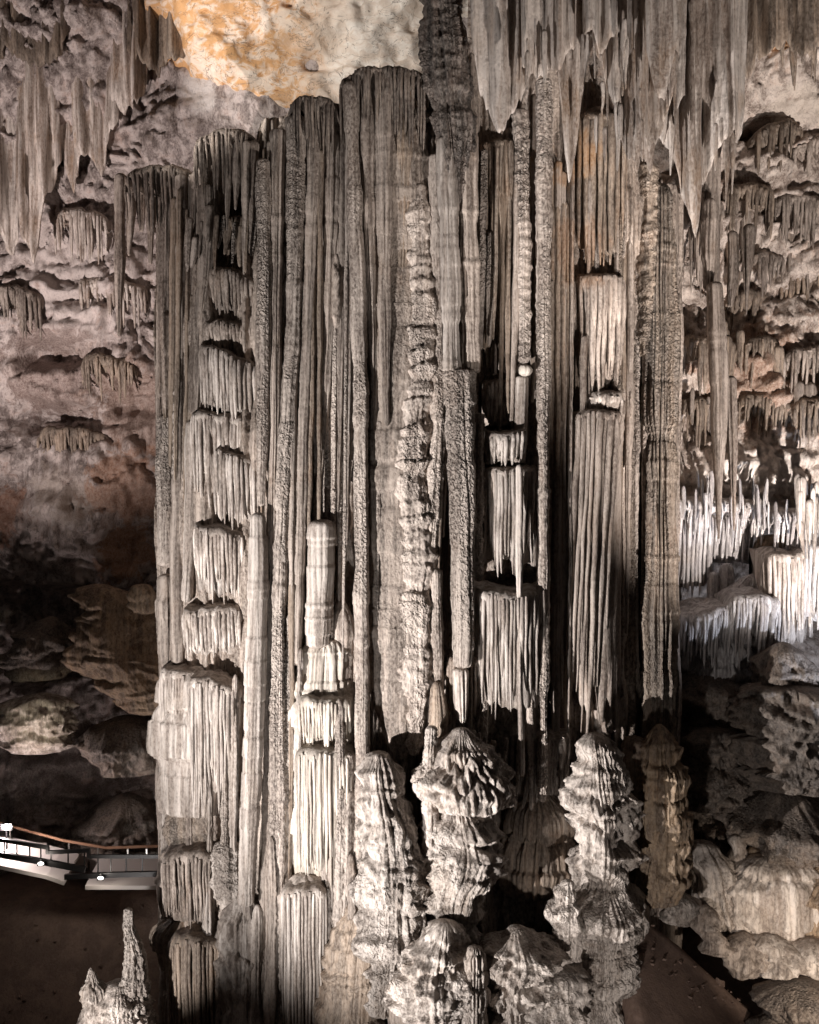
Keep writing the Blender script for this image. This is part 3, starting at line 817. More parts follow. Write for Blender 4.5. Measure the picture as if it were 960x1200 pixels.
for k_, (x, y0, y1, r, o_) in enumerate([(194, 830, 1215, 6, -.55), (206, 960, 1215, 5, -.6), (222, 930, 1215, 6, -.55), (246, 900, 1100, 5, -.5), (262, 850, 1215, 6, -.6), (276, 790, 1215, 6, -.55),
                                            (330, 640, 1215, 5, -.6), (302, 1060, 1215, 7, -.75), (318, 980, 1215, 6, -.8), (352, 760, 1000, 5, -.5), (398, 820, 1080, 6, -.7), (412, 1000, 1130, 6, -.8), (384, 1040, 1160, 6, -.6)]):
    shaft('thin_rib', 'ragged rib of rock running down over the flowstone at the lower left', 'rib',
          [(x, y0, r * .6), (x + rnd.uniform(-2, 2), (y0 + y1) / 2, r), (x + rnd.uniform(-4, 2), y1, r * 1.1)], o_, rnd.choice(['grey', 'crust', 'pale']),
          group='ragged ribs at the lower left foot', flute=.04, pop=.07, popk=.5, scal=.03, lump=.4, top=12)

# the ladder of flowstone tiers, left
tier('small dark flowstone tier behind the hanging stalactites, highest of the left-hand stack', 262, 303, 258, 312, 0.55, 'brown', bulge=.3)
tier('ribbed flowstone tier just under the tip of the longest hanging stalactite', 246, 304, 322, 374, 0.25, 'grey', tilt=14, bulge=.4)
tier('shallow flowstone tier second below the tip of the longest hanging stalactite', 240, 304, 382, 420, 0.2, 'grey', tilt=8, bulge=.4)
tier('tall flowstone tier with a knobbly white rim, third below the longest hanging stalactite', 234, 304, 418, 496, 0.0, 'pale', tilt=26, bulge=.5)
tier('flowstone tier with long left-hand pipes and a dark arched bite on its right', 224, 304, 490, 600, 0.05, 'pale', tilt=12, bulge=.45, rag=.6)
tier('inner flowstone tier of tapering pipes set under the dark arched bite', 250, 304, 535, 622, -0.1, 'pale', tilt=14, bulge=.4)
tier('flowstone tier with a rim of tangled knobs beside the smooth pale leaning stalagmite', 228, 294, 622, 708, 0.0, 'pale', tilt=12, bulge=.5)
tier('lowest flowstone tier of the left-hand stack, right above the broad block', 214, 288, 714, 776, 0.0, 'pale', tilt=-4, bulge=.5)
tier('upper left half of the broad block, long pipes under a cracked rim', 188, 250, 790, 940, -0.30, 'pale', bulge=.35, pw=5, rag=.5, tilt=10)
tier('right half of the broad block, pipes hanging from a rim of its own', 222, 284, 800, 960, -0.42, 'pale', bulge=.35, pw=5, rag=.55, tilt=8)
tier('brown pipe skirt under the dark rough waist at the left foot', 190, 268, 1000, 1085, -0.6, 'grey', bulge=.4, pw=4.5, rag=.3, arch=9)
tier('shadowed pipe skirt lowest at the left foot of the column', 196, 266, 1096, 1260, -0.6, 'brown', bulge=.4, pw=5, rag=.1, arch=14)
tier('creamy apron of fine pipes, upper of two on the smooth fall', 350, 413, 820, 880, -0.50, 'cream', bulge=.3, pw=4.5, rag=.4, arch=3)
tier('creamy apron of fine pipes, lower and longer of two on the smooth fall', 346, 413, 880, 1045, -0.55, 'cream', bulge=.3, pw=4.5, rag=.45, arch=5)
tier('fine white pipes running off the bottom edge beneath the bright domed flowstone', 330, 384, 1040, 1240, -0.70, 'pale', bulge=.35, pw=4.5, rag=.1, arch=8)
tier('long fluted sheet of straight pipes beneath the shadowed ledge in the right half', 662, 730, 486, 880, -0.30, 'grey', bulge=.45, pw=7.5, rag=.3, arch=4, back=.2, lean=-14)
tier('dark brown fluted sheet below the drapery, over the broad tan tier', 670, 731, 140, 322, 0.0, 'brown', bulge=.5, pw=8, rag=.15, arch=12, back=.2)
tier('narrow sheet of thin dark pipes between the flat topped pillar and the bead pillar', 556, 606, 170, 438, 0.15, 'brown', bulge=.3, pw=7, rag=.5, back=.2)
tier('sheet of thin pipes under the flat topped pillar, left of the curved rim', 524, 566, 770, 860, -0.1, 'grey', bulge=.3, pw=5.5, rag=.6)
tier('brown fluted sheet right of the very long pitted pillar', 640, 668, 240, 930, 0.05, 'brown', bulge=.3, pw=6.5, rag=.25, back=.2)
tier('short ragged drip sheet over the dark hollow at the right foot', 600, 668, 860, 950, -0.1, 'grey', bulge=.35, pw=6, rag=.7)
# right-hand tiers
tier('small pinkish flowstone tier of short pipes below three thin stalactites', 566, 606, 449, 506, 0.25, 'grey', bulge=.25)
tier('bowl-like white flowstone tier under the pinkish one', 570, 618, 512, 548, -0.2, 'pale', bulge=.6, arch=-6)
tier('tall flowstone tier of long thin pipes above the dark hollow bowl', 562, 634, 552, 678, -0.2, 'pale', bulge=.45, rag=.25)
tier('wide flowstone tier with a curved rim below the dark hollow bowl', 556, 642, 698, 850, -0.35, 'pale', bulge=.6, arch=-10, rag=.5)
tier('broad tan flowstone tier high on the right half, under the smooth brown block', 672, 731, 327, 466, -0.15, 'grey', bulge=.5, pw=8, rag=.25, arch=5)
tier('small white fringe of drips on the shadowed ledge at the right', 682, 730, 464, 492, -0.25, 'pale', bulge=.4, rag=.7)
# tops: dark hair-like fringes along the arches
for lb, a in [('dark hair-like fringe along the highest arch at the top of the column', (398, 504, 84, 150)),
              ('dark hair-like fringe along the lower arch left of the highest one', (338, 398, 118, 170)),
              ('dark fringe of short drips over the stalactite recess at the top left', (228, 306, 158, 205)),
              ('dark fringe of short drips along the outermost left top of the column', (146, 232, 199, 245))]:
    tier(lb, a[0], a[1], a[2], a[3] + 30, -0.35, 'darkbrown', name='top_fringe', bulge=.35, pw=4.2, rag=.92, arch=18, depth=2.0, rise=5, bk=.2)

# stalactites in the recess and at the outer left
for lb, ct, off in [
    ('longest stalactite hanging in the dark recess at the top left of the column', [(290, 165, 7), (288, 240, 5), (286, 322, 1)], -0.5),
    ('stalactite with a narrow tip, left of the longest one in the dark recess', [(268, 165, 6), (267, 220, 4), (266, 270, 1)], -0.45),
    ('short stalactite between the two longer ones in the dark recess', [(278, 165, 6), (277, 210, 4), (276, 246, 1)], -0.4),
    ('thick pale stalactite on the right of the dark recess', [(297, 165, 7), (294, 230, 5), (292, 292, 1)], -0.4),
    ('little stalactite at the left side of the dark recess', [(251, 170, 5), (251, 190, 4), (252, 214, 1)], -0.35),
    ('thin stalactite hanging just left of the bead headed pillar', [(315, 165, 3), (315, 190, 2), (315, 208, 1)], -0.4),
    ('long flat stalactite at the far left, clear of the column', [(142, 203, 7), (140, 300, 7), (139, 394, 2)], 0.0),
    ('shorter stalactite beside the long flat one at the far left', [(154, 203, 6), (153, 260, 5), (152, 300, 1.5)], 0.0),
    ('stubby stalactite over the pale patch of wall at the far left', [(166, 203, 7), (166, 240, 6), (167, 272, 2)], 0.1),
    ('ragged stalactite touching the left edge of the column', [(178, 203, 7), (177, 250, 6), (176, 310, 2)], 0.1)]:
    shaft('stalactite', lb, 'stalactite', ct, off, 'grey', flute=.03, bot=3, pop=.02)

# scalloped ladder in the centre, and masses with tiers
rl = random.Random(3)
lt = []; q_ = 232
while q_ < 870:
    lt.append(q_); q_ += rl.choice([9, 13, 17, 24, 32])
shaft('scalloped_ladder', 'ladder of small dark-mouthed scalloped ledges running down the central shaft', 'flowstone',
      [(492, 215, 8), (494, 330, 12), (492, 470, 14), (484, 560, 20), (490, 640, 15), (488, 700, 17), (489, 800, 16), (485, 886, 7)], -0.34, 'crust',
      ledge=.20, lf=2.6, pop=.10, flat=.7, bot=20, res=1.35, lump=.5, rock=.16)
shaft('knob', 'white curled knob of stone on the pillar of stacked beads', 'knob', [(614, 427, 6), (616, 432, 8), (615, 441, 5)], -0.8, 'cream', top=5, bot=5, lump=.3)

STAL = [
    ('stalagmite', 'tall smooth pale stalagmite with a blunt rounded head, like a leaning post', [(303, 600, 10), (303, 660, 12), (299, 800, 13), (293, 950, 12), (288, 1062, 10)], -1.0, 'pale', dict(top=8, lump=.05, pop=.015)),
    ('stalagmite', 'domed smooth stalagmite under the long tapering stalactite', [(377, 608, 15), (376, 660, 17), (373, 760, 16)], -0.35, 'pale', dict(top=9, lump=.08, flute=.02)),
    ('flowstone_fall', 'creamy smooth flowstone fall with fine pipes in the lower left half of the column', [(381, 745, 24), (379, 800, 32), (379, 876, 34), (376, 960, 33), (372, 1050, 30)], -0.15, 'cream', dict(tiers=[752, 818, 878, 940], tier_d=.28, fringe=8, flute=.05, fw=5, flat=.65, top=16, bot=30)),
    ('flowstone_fall', 'bright white pipe-fluted flowstone with a domed top at the bottom of the creamy fall', [(358, 1022, 15), (356, 1050, 18), (356, 1090, 19), (355, 1215, 16)], -0.55, 'pale', dict(rock=.12, flute=.08, fw=6, flat=.8, top=14, tiers=[1036, 1062], tier_d=.12, fringe=4)),
    ('flowstone_fall', 'narrow fluted flowstone strip right of the bright domed one', [(386, 1000, 12), (388, 1060, 12), (386, 1140, 5)], -0.4, 'pale', dict(flute=.07, bot=12)),
    ('flowstone_fall', 'grey rounded shoulder of rock in shadow behind the creamy fall', [(400, 700, 8), (402, 740, 16), (400, 800, 16)], 0.1, 'grey', dict(pop=.03, top=20)),
    ('flowstone_block', 'broad fluted flowstone block with a cracked rim at the lower left of the column', [(236, 780, 34), (236, 800, 45), (236, 880, 47), (234, 955, 43)], -0.2, 'pale', dict(flute=.12, fw=9, tiers=[784, 828], tier_d=.25, fringe=8, flat=.6, top=12, pop=.02)),
    ('flowstone_block', 'dark rough waist of rock under the broad fluted block', [(236, 930, 40), (230, 965, 42), (232, 1005, 42)], -0.1, 'browncrust', dict(pop=.10, lump=.4, flat=.6, scal=.05)),
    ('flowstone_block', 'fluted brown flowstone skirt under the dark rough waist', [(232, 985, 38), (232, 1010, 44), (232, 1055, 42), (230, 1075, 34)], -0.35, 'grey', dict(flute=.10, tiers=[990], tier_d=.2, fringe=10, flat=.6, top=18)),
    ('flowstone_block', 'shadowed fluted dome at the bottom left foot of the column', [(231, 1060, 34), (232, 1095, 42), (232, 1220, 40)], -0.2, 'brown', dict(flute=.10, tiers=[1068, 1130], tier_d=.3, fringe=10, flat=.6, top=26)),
    ('flowstone_block', 'ledge of tumbled knobs between the dark waist and the foot of the pale post', [(268, 985, 12), (268, 1040, 18), (272, 1078, 16)], -0.5, 'lump', dict(pop=.16, scal=.12, lump=.4)),
    ('flowstone_fall', 'capped fluted flowstone block under the foot of the pale leaning post', [(286, 1050, 13), (285, 1075, 22), (284, 1100, 23), (283, 1215, 19)], -0.7, 'pale', dict(flute=.10, fw=5, ledge=.2, lf=1.2, rock=.1, top=12, flat=.8)),
    ('stalagmite', 'bumpy bright stalagmite with many drooping scallops, tapering down to a point', [(444, 880, 13), (447, 920, 15), (456, 965, 27), (463, 1040, 31), (462, 1100, 30), (456, 1160, 16), (448, 1192, 5)], -1.3, 'lump', dict(ledge=.18, lf=2.6, rock=.22, pop=.08, flute=.06, fw=4, top=7, lump=.5, res=1.35)),
    ('stalagmite', 'dark ringed cone in the shadow at the bottom centre left', [(428, 1035, 8), (420, 1080, 26), (414, 1140, 38), (408, 1230, 46)], -1.0, 'brown', dict(ledge=.16, lf=3.0, top=10, lump=.25)),
    ('stalagmite', 'dark domed stalagmite with a bright fringe, upper of the two central bottom tiers', [(541, 852, 20), (540, 880, 32), (545, 905, 42), (550, 950, 30)], -1.3, 'lump', dict(tiers=[886, 908], tier_d=.42, fringe=20, flute=.07, fw=5, pop=.06, top=22, flat=.8, rock=.28, lump=.6)),
    ('stalagmite', 'bright lumpy stalagmite of drooping tiers below the domed one with a fringe', [(536, 930, 18), (543, 965, 32), (548, 1000, 36), (534, 1050, 22), (536, 1120, 20), (540, 1150, 10)], -1.5, 'lump', dict(ledge=.28, lf=1.6, rock=.38, flute=.08, fw=4, pop=.08, top=10, flat=.8, lump=.6)),
    ('flowstone_fall', 'bright knobbly strip of rock along the left of the central bottom tiers', [(506, 850, 8), (504, 920, 11), (505, 1000, 12), (510, 1070, 10)], -1.2, 'lump', dict(pop=.10, scal=.06)),
    ('stalagmite', 'slim dark stalagmite with a pointed head inside the black slot', [(512, 798, 7), (514, 840, 11), (513, 890, 12)], -0.5, 'brown', dict(pop=.03, top=12)),
    ('flowstone_fall', 'shadowed hollow flowstone fringe at the foot of the very long pitted pillar', [(632, 925, 18), (632, 970, 42), (630, 1020, 44), (628, 1050, 30)], -0.2, 'brown', dict(tiers=[935, 978], tier_d=.3, fringe=12, flute=.10, flat=.7, top=20)),
    ('stalagmite', 'big bright knobbly stalagmite with a small round head, right of the bottom centre', [(696, 858, 10), (700, 885, 17), (702, 915, 24), (708, 960, 31), (708, 990, 27), (707, 1010, 35), (704, 1070, 43), (700, 1120, 36), (694, 1160, 34), (700, 1215, 44)], -1.9, 'lump', dict(ledge=.22, lf=1.6, rock=.34, flute=.07, fw=4, pop=.08, top=7, lump=.5)),
    ('stalagmite', 'small lumpy stalagmite leaning on the left side of the big bright one', [(666, 1030, 8), (664, 1070, 13), (668, 1120, 18), (672, 1165, 12)], -2.3, 'lump', dict(ledge=.22, lf=2.4, rock=.15, pop=.08, lump=.4)),
    ('stalagmite', 'dark amber stalagmite with a rounded black head at the right foot of the column', [(772, 848, 10), (773, 870, 19), (774, 930, 25), (776, 975, 30), (774, 1020, 28), (768, 1060, 16)], -1.7, 'amber', dict(ledge=.22, lf=1.8, rock=.10, flute=.08, pop=.05, top=18, lump=.3)),
    ('stalagmite', 'short dark stalagmite in the gap between the bright knobbly one and the amber one', [(742, 862, 10), (744, 890, 15), (746, 960, 18)], -0.9, 'brown', dict(ledge=.2, lf=2.2, pop=.05, top=8, lump=.3)),
    ('stalagmite', 'lit lump of flowstone below the bright tiers at the bottom centre', [(522, 1078, 14), (516, 1110, 22), (512, 1150, 26), (518, 1220, 30)], -2.4, 'lump', dict(ledge=.22, lf=2.0, rock=.55, pop=.12, flute=.05, lump=.5, top=14)),
    ('stalagmite', 'squat stalagmite with stacked ring ledges at the bottom edge, centre', [(556, 1108, 7), (557, 1130, 11), (556, 1165, 14), (556, 1220, 20)], -2.8, 'lump', dict(tiers=[1116, 1136, 1156, 1180], tier_d=.16, fringe=3, pop=.04)),
    ('stalagmite', 'rounded lumpy mound with dark hollows at the bottom edge right of centre', [(604, 1084, 17), (608, 1112, 26), (600, 1145, 34), (604, 1220, 46)], -2.6, 'lump', dict(ledge=.24, lf=1.8, rock=.65, pop=.10, lump=.6, flute=.05, top=14)),
    ('stalagmite', 'ragged mound running off the bottom edge beneath the big bright stalagmite', [(648, 1128, 14), (646, 1160, 28), (648, 1225, 40)], -2.9, 'lump', dict(ledge=.3, lf=2.2, rock=.4, pop=.10, lump=.5, top=12)),
    ('stalagmite', 'smooth tan lump between the pointed bumpy stalagmite and the bottom centre mound', [(488, 1100, 10), (482, 1150, 18), (478, 1225, 26)], -1.4, 'grey', dict(lump=.3, pop=.03, top=20)),
    # left foreground
    ('stalagmite', 'small white ringed stalagmite standing alone on the dark floor at the lower left', [(151, 1064, 4), (152, 1090, 6), (155, 1100, 9), (158, 1120, 12), (157, 1150, 15), (154, 1225, 24)], 0, 'lump', dict(Y=27, tiers=[1080, 1098, 1112, 1126, 1142, 1160], tier_d=.12, fringe=4, pop=.06, scal=.05, top=3)),
    ('stalagmite', 'crooked little stalagmite with a pointed tip left of the white ringed one', [(106, 1134, 2), (108, 1148, 5), (112, 1170, 11), (118, 1225, 18)], 0, 'lump', dict(Y=26.7, tiers=[1150, 1172], tier_d=.15, fringe=4, pop=.10, scal=.08, lump=.5)),
    ('stalagmite', 'jumble of rough white-flecked rock at the foot of the white ringed stalagmite', [(140, 1150, 14), (142, 1170, 30), (145, 1230, 44)], 0, 'lump', dict(Y=26.9, pop=.22, scal=.15, lump=.5)),
]
for nm, lb, ct, off, mt, kw in STAL:
    kw.setdefault('res', 1.35); kw.setdefault('popk', 0.5)
    shaft(nm, lb, nm.replace('_', ' '), ct, off, mt, **kw)


# ================================================================== DRAPERIES of the roof, nearer to the viewer
def drapery(label, edge, Y, ytop=-330, amp=0.45, freq=0.035, thick=0.22, mat='drape', lean=0.0, fl=0.06, name='drapery', group=None, tx=None, step=2.2):
    """a folded curtain of stone; edge: control points (px, py) of its lower rim, tx: (x0, x1) at the top"""
    SEED[0] += 1; so = SEED[0] * 1.7
    m = K * Y
    e = np.array(edge, float)
    x0, x1 = e[0, 0], e[-1, 0]
    nu = int((x1 - x0) / step) + 2
    px = np.linspace(x0, x1, nu)
    pb = np.interp(px, e[:, 0], e[:, 1]) + 14 * noise(px * 0.10, so, 0.3) + 18 * np.abs(noise(px * 0.22, so, 1.3)) - 6
    nv = int((pb.max() - ytop) / 6)
    v = np.linspace(0, 1, nv)[:, None]
    py = ytop + v * (pb[None, :] - ytop)
    ptop = px if tx is None else tx[0] + (px - x0) / (x1 - x0) * (tx[1] - tx[0])
    pxx = ptop[None, :] * (1 - v) + px[None, :] * v
    X = (pxx - 480) * m; Z = CZ - (py - 600) * m
    fold = amp * (1.5 * noise(pxx * freq, so, py * 0.0012) + 0.6 * noise(pxx * freq * 2.7, so + 3, py * 0.002))
    fine = 1.5 * fl * (np.minimum(1, billow(pxx * 0.085, so, py * 0.003)) ** 0.7 + 0.5 * billow(pxx * 0.2, so, py * 0.006) - 0.8) + 0.03 * noise(X * 4, so, Z * 2) + 0.05 * (billow(X * 5, so, Z * 3) - .4) * sst(-.1, .3, noise(X * .6, so, Z * .4))
    Yf = Y + fold - fine * 1.2 + lean * v
    th = thick * (0.55 + 0.45 * (1 - v)) * (1 - 0.75 * sst(0.97, 1.0, v)) + 0 * X
    edgef = np.minimum(1, np.minimum(np.arange(nu), np.arange(nu)[::-1]) / 2.5)[None, :]
    th = th * (0.25 + 0.75 * edgef)
    A = np.stack([X, Yf - th / 2, Z], -1); B = np.stack([X, Yf + th / 2, Z], -1)
    ring = np.concatenate([A, B[:, ::-1]], 1)
    ring = np.concatenate([ring, np.stack([X[-1], Yf[-1], Z[-1] - 0.01], -1)[None].repeat(1, 0)[:, list(range(nu)) + list(range(nu))[::-1]]])
    mb = MB(); mb.grid(ring, wrap=True)
    o = mb.build(name, M[mat])
    return tag(o, label, 'drapery', group)


drapery('smooth brown drapery with deep folds, leftmost of the hanging sheets at the top', [(553, 60), (562, 110), (572, 128), (580, 150), (590, 156), (600, 138), (612, 120), (622, 85)], 22.6, tx=(535, 620), amp=.6)
drapery('drapery with a curled bright rim above the very long pitted pillar', [(612, 78), (622, 92), (634, 84), (646, 82), (655, 90), (664, 66), (676, 50)], 22.2, tx=(606, 680), amp=.5)
drapery('long brown drapery ending in a thin point beside the dark gap', [(652, 70), (660, 150), (668, 222), (676, 178), (688, 80), (697, 52)], 22.8, tx=(640, 700), amp=.4)
drapery('pale ribbed drapery with a row of sharp white tips right of the dark gap', [(694, 62), (708, 90), (722, 130), (738, 190), (746, 205), (754, 165), (764, 172), (776, 160), (784, 120), (792, 110)], 22.0, tx=(690, 800), amp=.5, fl=.14, mat='drape')
drapery('short curled drapery flap high above the dark gap', [(684, 40), (694, 46), (704, 62), (712, 56), (722, 36)], 21.4, tx=(680, 726), amp=.35)
drapery('narrow smooth drapery fold in front of the pale ribbed one', [(758, 60), (766, 100), (772, 124), (780, 118), (790, 60), (800, 40)], 21.2, tx=(752, 806), amp=.4)
drapery('biggest ribbed drapery tapering to a long point over the right wall', [(770, 150), (788, 180), (798, 220), (808, 262), (815, 286), (822, 240), (836, 190), (852, 165), (866, 170), (872, 120)], 23.0, tx=(765, 880), amp=.6, fl=.16)
drapery('sheet of small pale tips between the two ribbed draperies', [(742, 100), (750, 150), (758, 190), (764, 210), (770, 160), (780, 168), (792, 140), (804, 110)], 22.6, tx=(738, 810), amp=.4, fl=.12)
drapery('dark fluted drapery along the top right edge of the picture', [(800, 20), (815, 40), (830, 60), (846, 45), (862, 62), (874, 50), (884, 88), (890, 55), (905, 64), (925, 50), (945, 62), (975, 40), (1010, 60)], 24.5, mat='brown', amp=.5, fl=.2)
drapery('pale hanging sheet at the upper right behind the biggest ribbed drapery', [(826, 345), (832, 350), (838, 362), (846, 340)], 31.2, ytop=150, amp=.3, fl=.1, mat='grey')
# far upper left draperies on the wall
for lb, ed, Y, mt in [
    ('smooth grey drapery hanging at the upper left edge of the picture', [(-60, 250), (-30, 290), (-10, 240), (8, 300), (20, 285)], 34.5, 'drape'),
    ('rounded grey drapery with a long dark tongue at the upper left', [(18, 240), (28, 290), (38, 310), (46, 260), (56, 225), (66, 190)], 34.3, 'drape'),
    ('ribbed grey drapery sheet of many fine folds at the upper left', [(62, 150), (74, 200), (84, 225), (94, 190), (106, 180), (116, 205), (126, 170), (140, 140)], 34.8, 'drape'),
    ('dark stepped drapery at the top left corner', [(-60, 60), (-20, 80), (10, 62), (30, 75), (52, 72), (70, 66), (80, 40)], 33.4, 'brown'),
    ('narrow ribbed drapery beside the dark hollow left of the orange rock', [(128, 110), (136, 128), (146, 136), (154, 120), (162, 124), (172, 80)], 34.4, 'drape'),
    ('dark ribbed drapery over the hollow left of the orange rock', [(150, 60), (168, 82), (182, 92), (200, 76), (224, 56), (238, 40), (248, 15), (256, -10)], 34.0, 'brown')]:
    drapery(lb, ed, Y, mat=mt, amp=.6, fl=.34, ytop=-330, thick=.5)


# ================================================================== STALACTITES on the right wall and niche
def row(n, xa, xb, yt, l0, l1, Y, mat, label, group, r0=2.2, r1=5.0, seed=1, tilt=0, jit=16):
    """stalactites in loose clusters; Y is a depth, or the wall they grow on"""
    rn = random.Random(seed)
    for i in range(n):
        x = xa + (xb - xa) * rn.random()
        x += 9 * math.sin(x * 0.11 + seed)                            # clusters
        L = l0 + (l1 - l0) * rn.random() ** 2.2
        y = yt + tilt * (x - xa) / max(1, xb - xa) + rn.uniform(-jit, jit)
        if callable(Y):
            fy, Y0 = Y, (36.0 if Y is yl else 34.0)
            qx = 480 + (x - 480) * 0.93; qy = 600 + (y - 600) * 0.93
            yy = Y0 + float(fy(np.array([qx]), np.array([qy]), np.array([(qx - 480) * K * Y0]), np.array([CZ - (qy - 600) * K * Y0]))[0]) - 0.12
        else:
            yy = Y + rn.uniform(-0.35, 0.35)
        r = rn.uniform(r0, r1) * (0.7 + 0.6 * L / l1)
        shaft('stalactite', label, 'stalactite', [(x, y - 30, r * 1.5), (x, y, r * 1.15), (x + rn.uniform(-1, 1), y + L * 0.35, r * .8), (x, y + L, 0.5)], 0, mat,
              Y=yy, group=group, flute=.03, bot=2, top=8, step=3.5, pop=.03)


row(24, 798, 970, 262, 18, 95, yr, 'grey', 'grey stalactite in the row across the upper right wall', 'stalactites across the upper right wall', seed=2)
row(16, 850, 975, 300, 15, 60, yr, 'brown', 'dark brown stalactite in the shaded band of the right wall', 'stalactites in the shaded band of the right wall', seed=3, tilt=20)
row(22, 790, 975, 420, 15, 80, yr, 'brown', 'brown stalactite in the middle band of the right wall', 'stalactites in the middle band of the right wall', seed=4)
row(22, 800, 975, 480, 12, 50, yr, 'grey', 'short grey stalactite above the pale ledge of the right wall', 'short stalactites above the pale ledge', seed=5, tilt=15)
row(40, 792, 975, 590, 6, 34, 31.6, 'niche', 'small white stalactite along the rim over the lit niche', 'small stalactites over the lit niche', r0=.9, r1=1.9, seed=6, tilt=22)
row(16, 930, 975, 600, 20, 55, 30.8, 'pale', 'pale stalactite hanging at the right edge over the niche', 'pale stalactites at the right edge', r0=1.8, r1=3.6, seed=7)
row(22, 790, 975, 20, 25, 80, 25.5, 'dark', 'dark stalactite hanging from the roof at the top right', 'dark stalactites at the top right', r0=2, r1=5, seed=8)
row(14, 905, 970, 40, 30, 70, 27.5, 'brown', 'brown stalactite behind the dark row at the top right corner', 'brown stalactites in the top right corner', seed=9)
for lb, ct, Y in [('long pale stalactite running down in front of the right wall to the niche', [(838, 330, 8), (842, 420, 11), (843, 500, 9), (842, 560, 4), (842, 632, 1)], 30.6),
                  ('second long stalactite just right of the long pale one before the niche', [(856, 440, 7), (858, 530, 6), (860, 622, 1)], 30.8),
                  ('fat brown stalactite below the biggest ribbed drapery', [(832, 232, 8), (831, 300, 9), (832, 348, 4)], 30.9),
                  ('white crusted stalactite in the upper right row', [(858, 270, 6), (859, 320, 7), (856, 360, 3)], 30.9),
                  ('white headed stalactite with a sharp tip in the upper right row', [(878, 262, 7), (877, 310, 5), (875, 368, 1)], 30.9),
                  ('lone stalactite dipping from the right rim into the niche', [(936, 610, 5), (939, 630, 3), (942, 650, 1)], 30.6)]:
    shaft('stalactite', lb, 'stalactite', ct, 0, 'grey', Y=Y, flute=.06, bot=2, pop=.02)

for a, b, y, Y, n, g in [(700, 760, 150, 21.9, 12, 'pale thin stalactites on the ribbed drapery'), (612, 660, 78, 22.1, 8, 'thin stalactites under the curled drapery'),
                         (776, 868, 150, 22.9, 14, 'thin stalactites on the biggest ribbed drapery'), (690, 800, 60, 21.5, 12, 'stalactites high on the draperies')]:
    row(n, a, b, y, 12, 60, Y, 'drape', 'one of the ' + g + ' at the top', g, r0=1.2, r1=2.8, seed=n + a, jit=30)

def wall_y(fy, Y0, px, py):
    qx = 480 + (px - 480) * 0.95; qy = 600 + (py - 600) * 0.95
    return Y0 + float(fy(np.array([qx]), np.array([qy]), np.array([(qx - 480) * K * Y0]), np.array([CZ - (qy - 600) * K * Y0]))[0])


rn2 = random.Random(12)
for x0, x1, y0, y1, mt in [(800, 850, 236, 300, 'grey'), (846, 905, 222, 290, 'brown'), (900, 975, 235, 300, 'grey'), (868, 920, 300, 360, 'grey'), (915, 975, 318, 390, 'brown'),
                           (800, 840, 400, 470, 'brown'), (862, 915, 400, 455, 'brown'), (905, 975, 412, 480, 'grey'), (790, 830, 470, 540, 'brown'), (866, 930, 468, 520, 'brown'),
                           (925, 978, 470, 530, 'brown'), (880, 940, 150, 205, 'brown'), (930, 980, 165, 215, 'grey'), (850, 900, 345, 400, 'brown')]:
    tier('ragged fringe of small stalactites along one of the rock shelves of the right wall', x0, x1, y0, y1, 0, mt, Y=wall_y(yr, 34.0, (x0 + x1) / 2, y0) - 0.1, name='drip_fringe',
         group='drip fringes on the shelves of the right wall', bulge=.45, pw=rn2.uniform(4.2, 6.5), rag=.9, arch=rn2.uniform(4, 12), tilt=rn2.uniform(-14, 14), bk=.3, rise=4, back=.15)
for lb, x0, x1, y0, y1, mt in [('dim brown fringe of fine drips above the pale patch of the left wall', 46, 132, 505, 566, 'brown'), ('dim fringe of drips beside the dark hollow of the left wall', 96, 160, 420, 470, 'brown'),
                               ('short drip fringe at the left edge of the left wall', -20, 50, 340, 400, 'grey'), ('grey drip fringe under the long flat stalactite of the left wall', 92, 172, 330, 385, 'drape'),
                               ('fine pale fringe of drips high on the left wall', 64, 128, 250, 310, 'drape')]:
    tier(lb, x0, x1, y0, y1, 0, mt, Y=wall_y(yl, 36.0, (x0 + x1) / 2, y0) - 0.15, name='drip_fringe', bulge=.35, pw=4.4, rag=.9, arch=10, tilt=8, bk=.3, rise=4, back=.15)

# the lit niche at the right
tier('long white ragged fringe of thin drips along the rim over the lit niche', 786, 900, 590, 640, 0, 'niche', Y=32.2, name='drip_fringe', bulge=.2, pw=4.2, rag=.85, arch=3, bk=.25, tilt=8)
tier('pale ragged fringe of drips at the right end of the niche rim', 905, 990, 606, 668, 0, 'niche', Y=31.8, name='drip_fringe', bulge=.2, pw=4.2, rag=.85, arch=3, bk=.25, tilt=10)
tier('white fringe of long drips over the bluish mound in the niche', 792, 862, 716, 790, 0, 'niche', Y=31.6, name='drip_fringe', bulge=.5, pw=4.2, rag=.8, arch=6, bk=.4, tilt=-14)
tier('white fringe of long drips over the grey apron in the niche', 850, 915, 700, 790, 0, 'niche', Y=31.4, name='drip_fringe', bulge=.5, pw=4.2, rag=.8, arch=8, bk=.4)
tier('tall white organ-pipe curtain at the left of the lit niche', 788, 836, 606, 700, 0, 'niche', Y=33.0, name='flowstone_curtain', bulge=.4, rag=.2)
tier('ragged white curtain of long drips in the middle of the lit niche', 832, 884, 606, 668, 0, 'niche', Y=33.3, name='flowstone_curtain', bulge=.4, rag=.7)
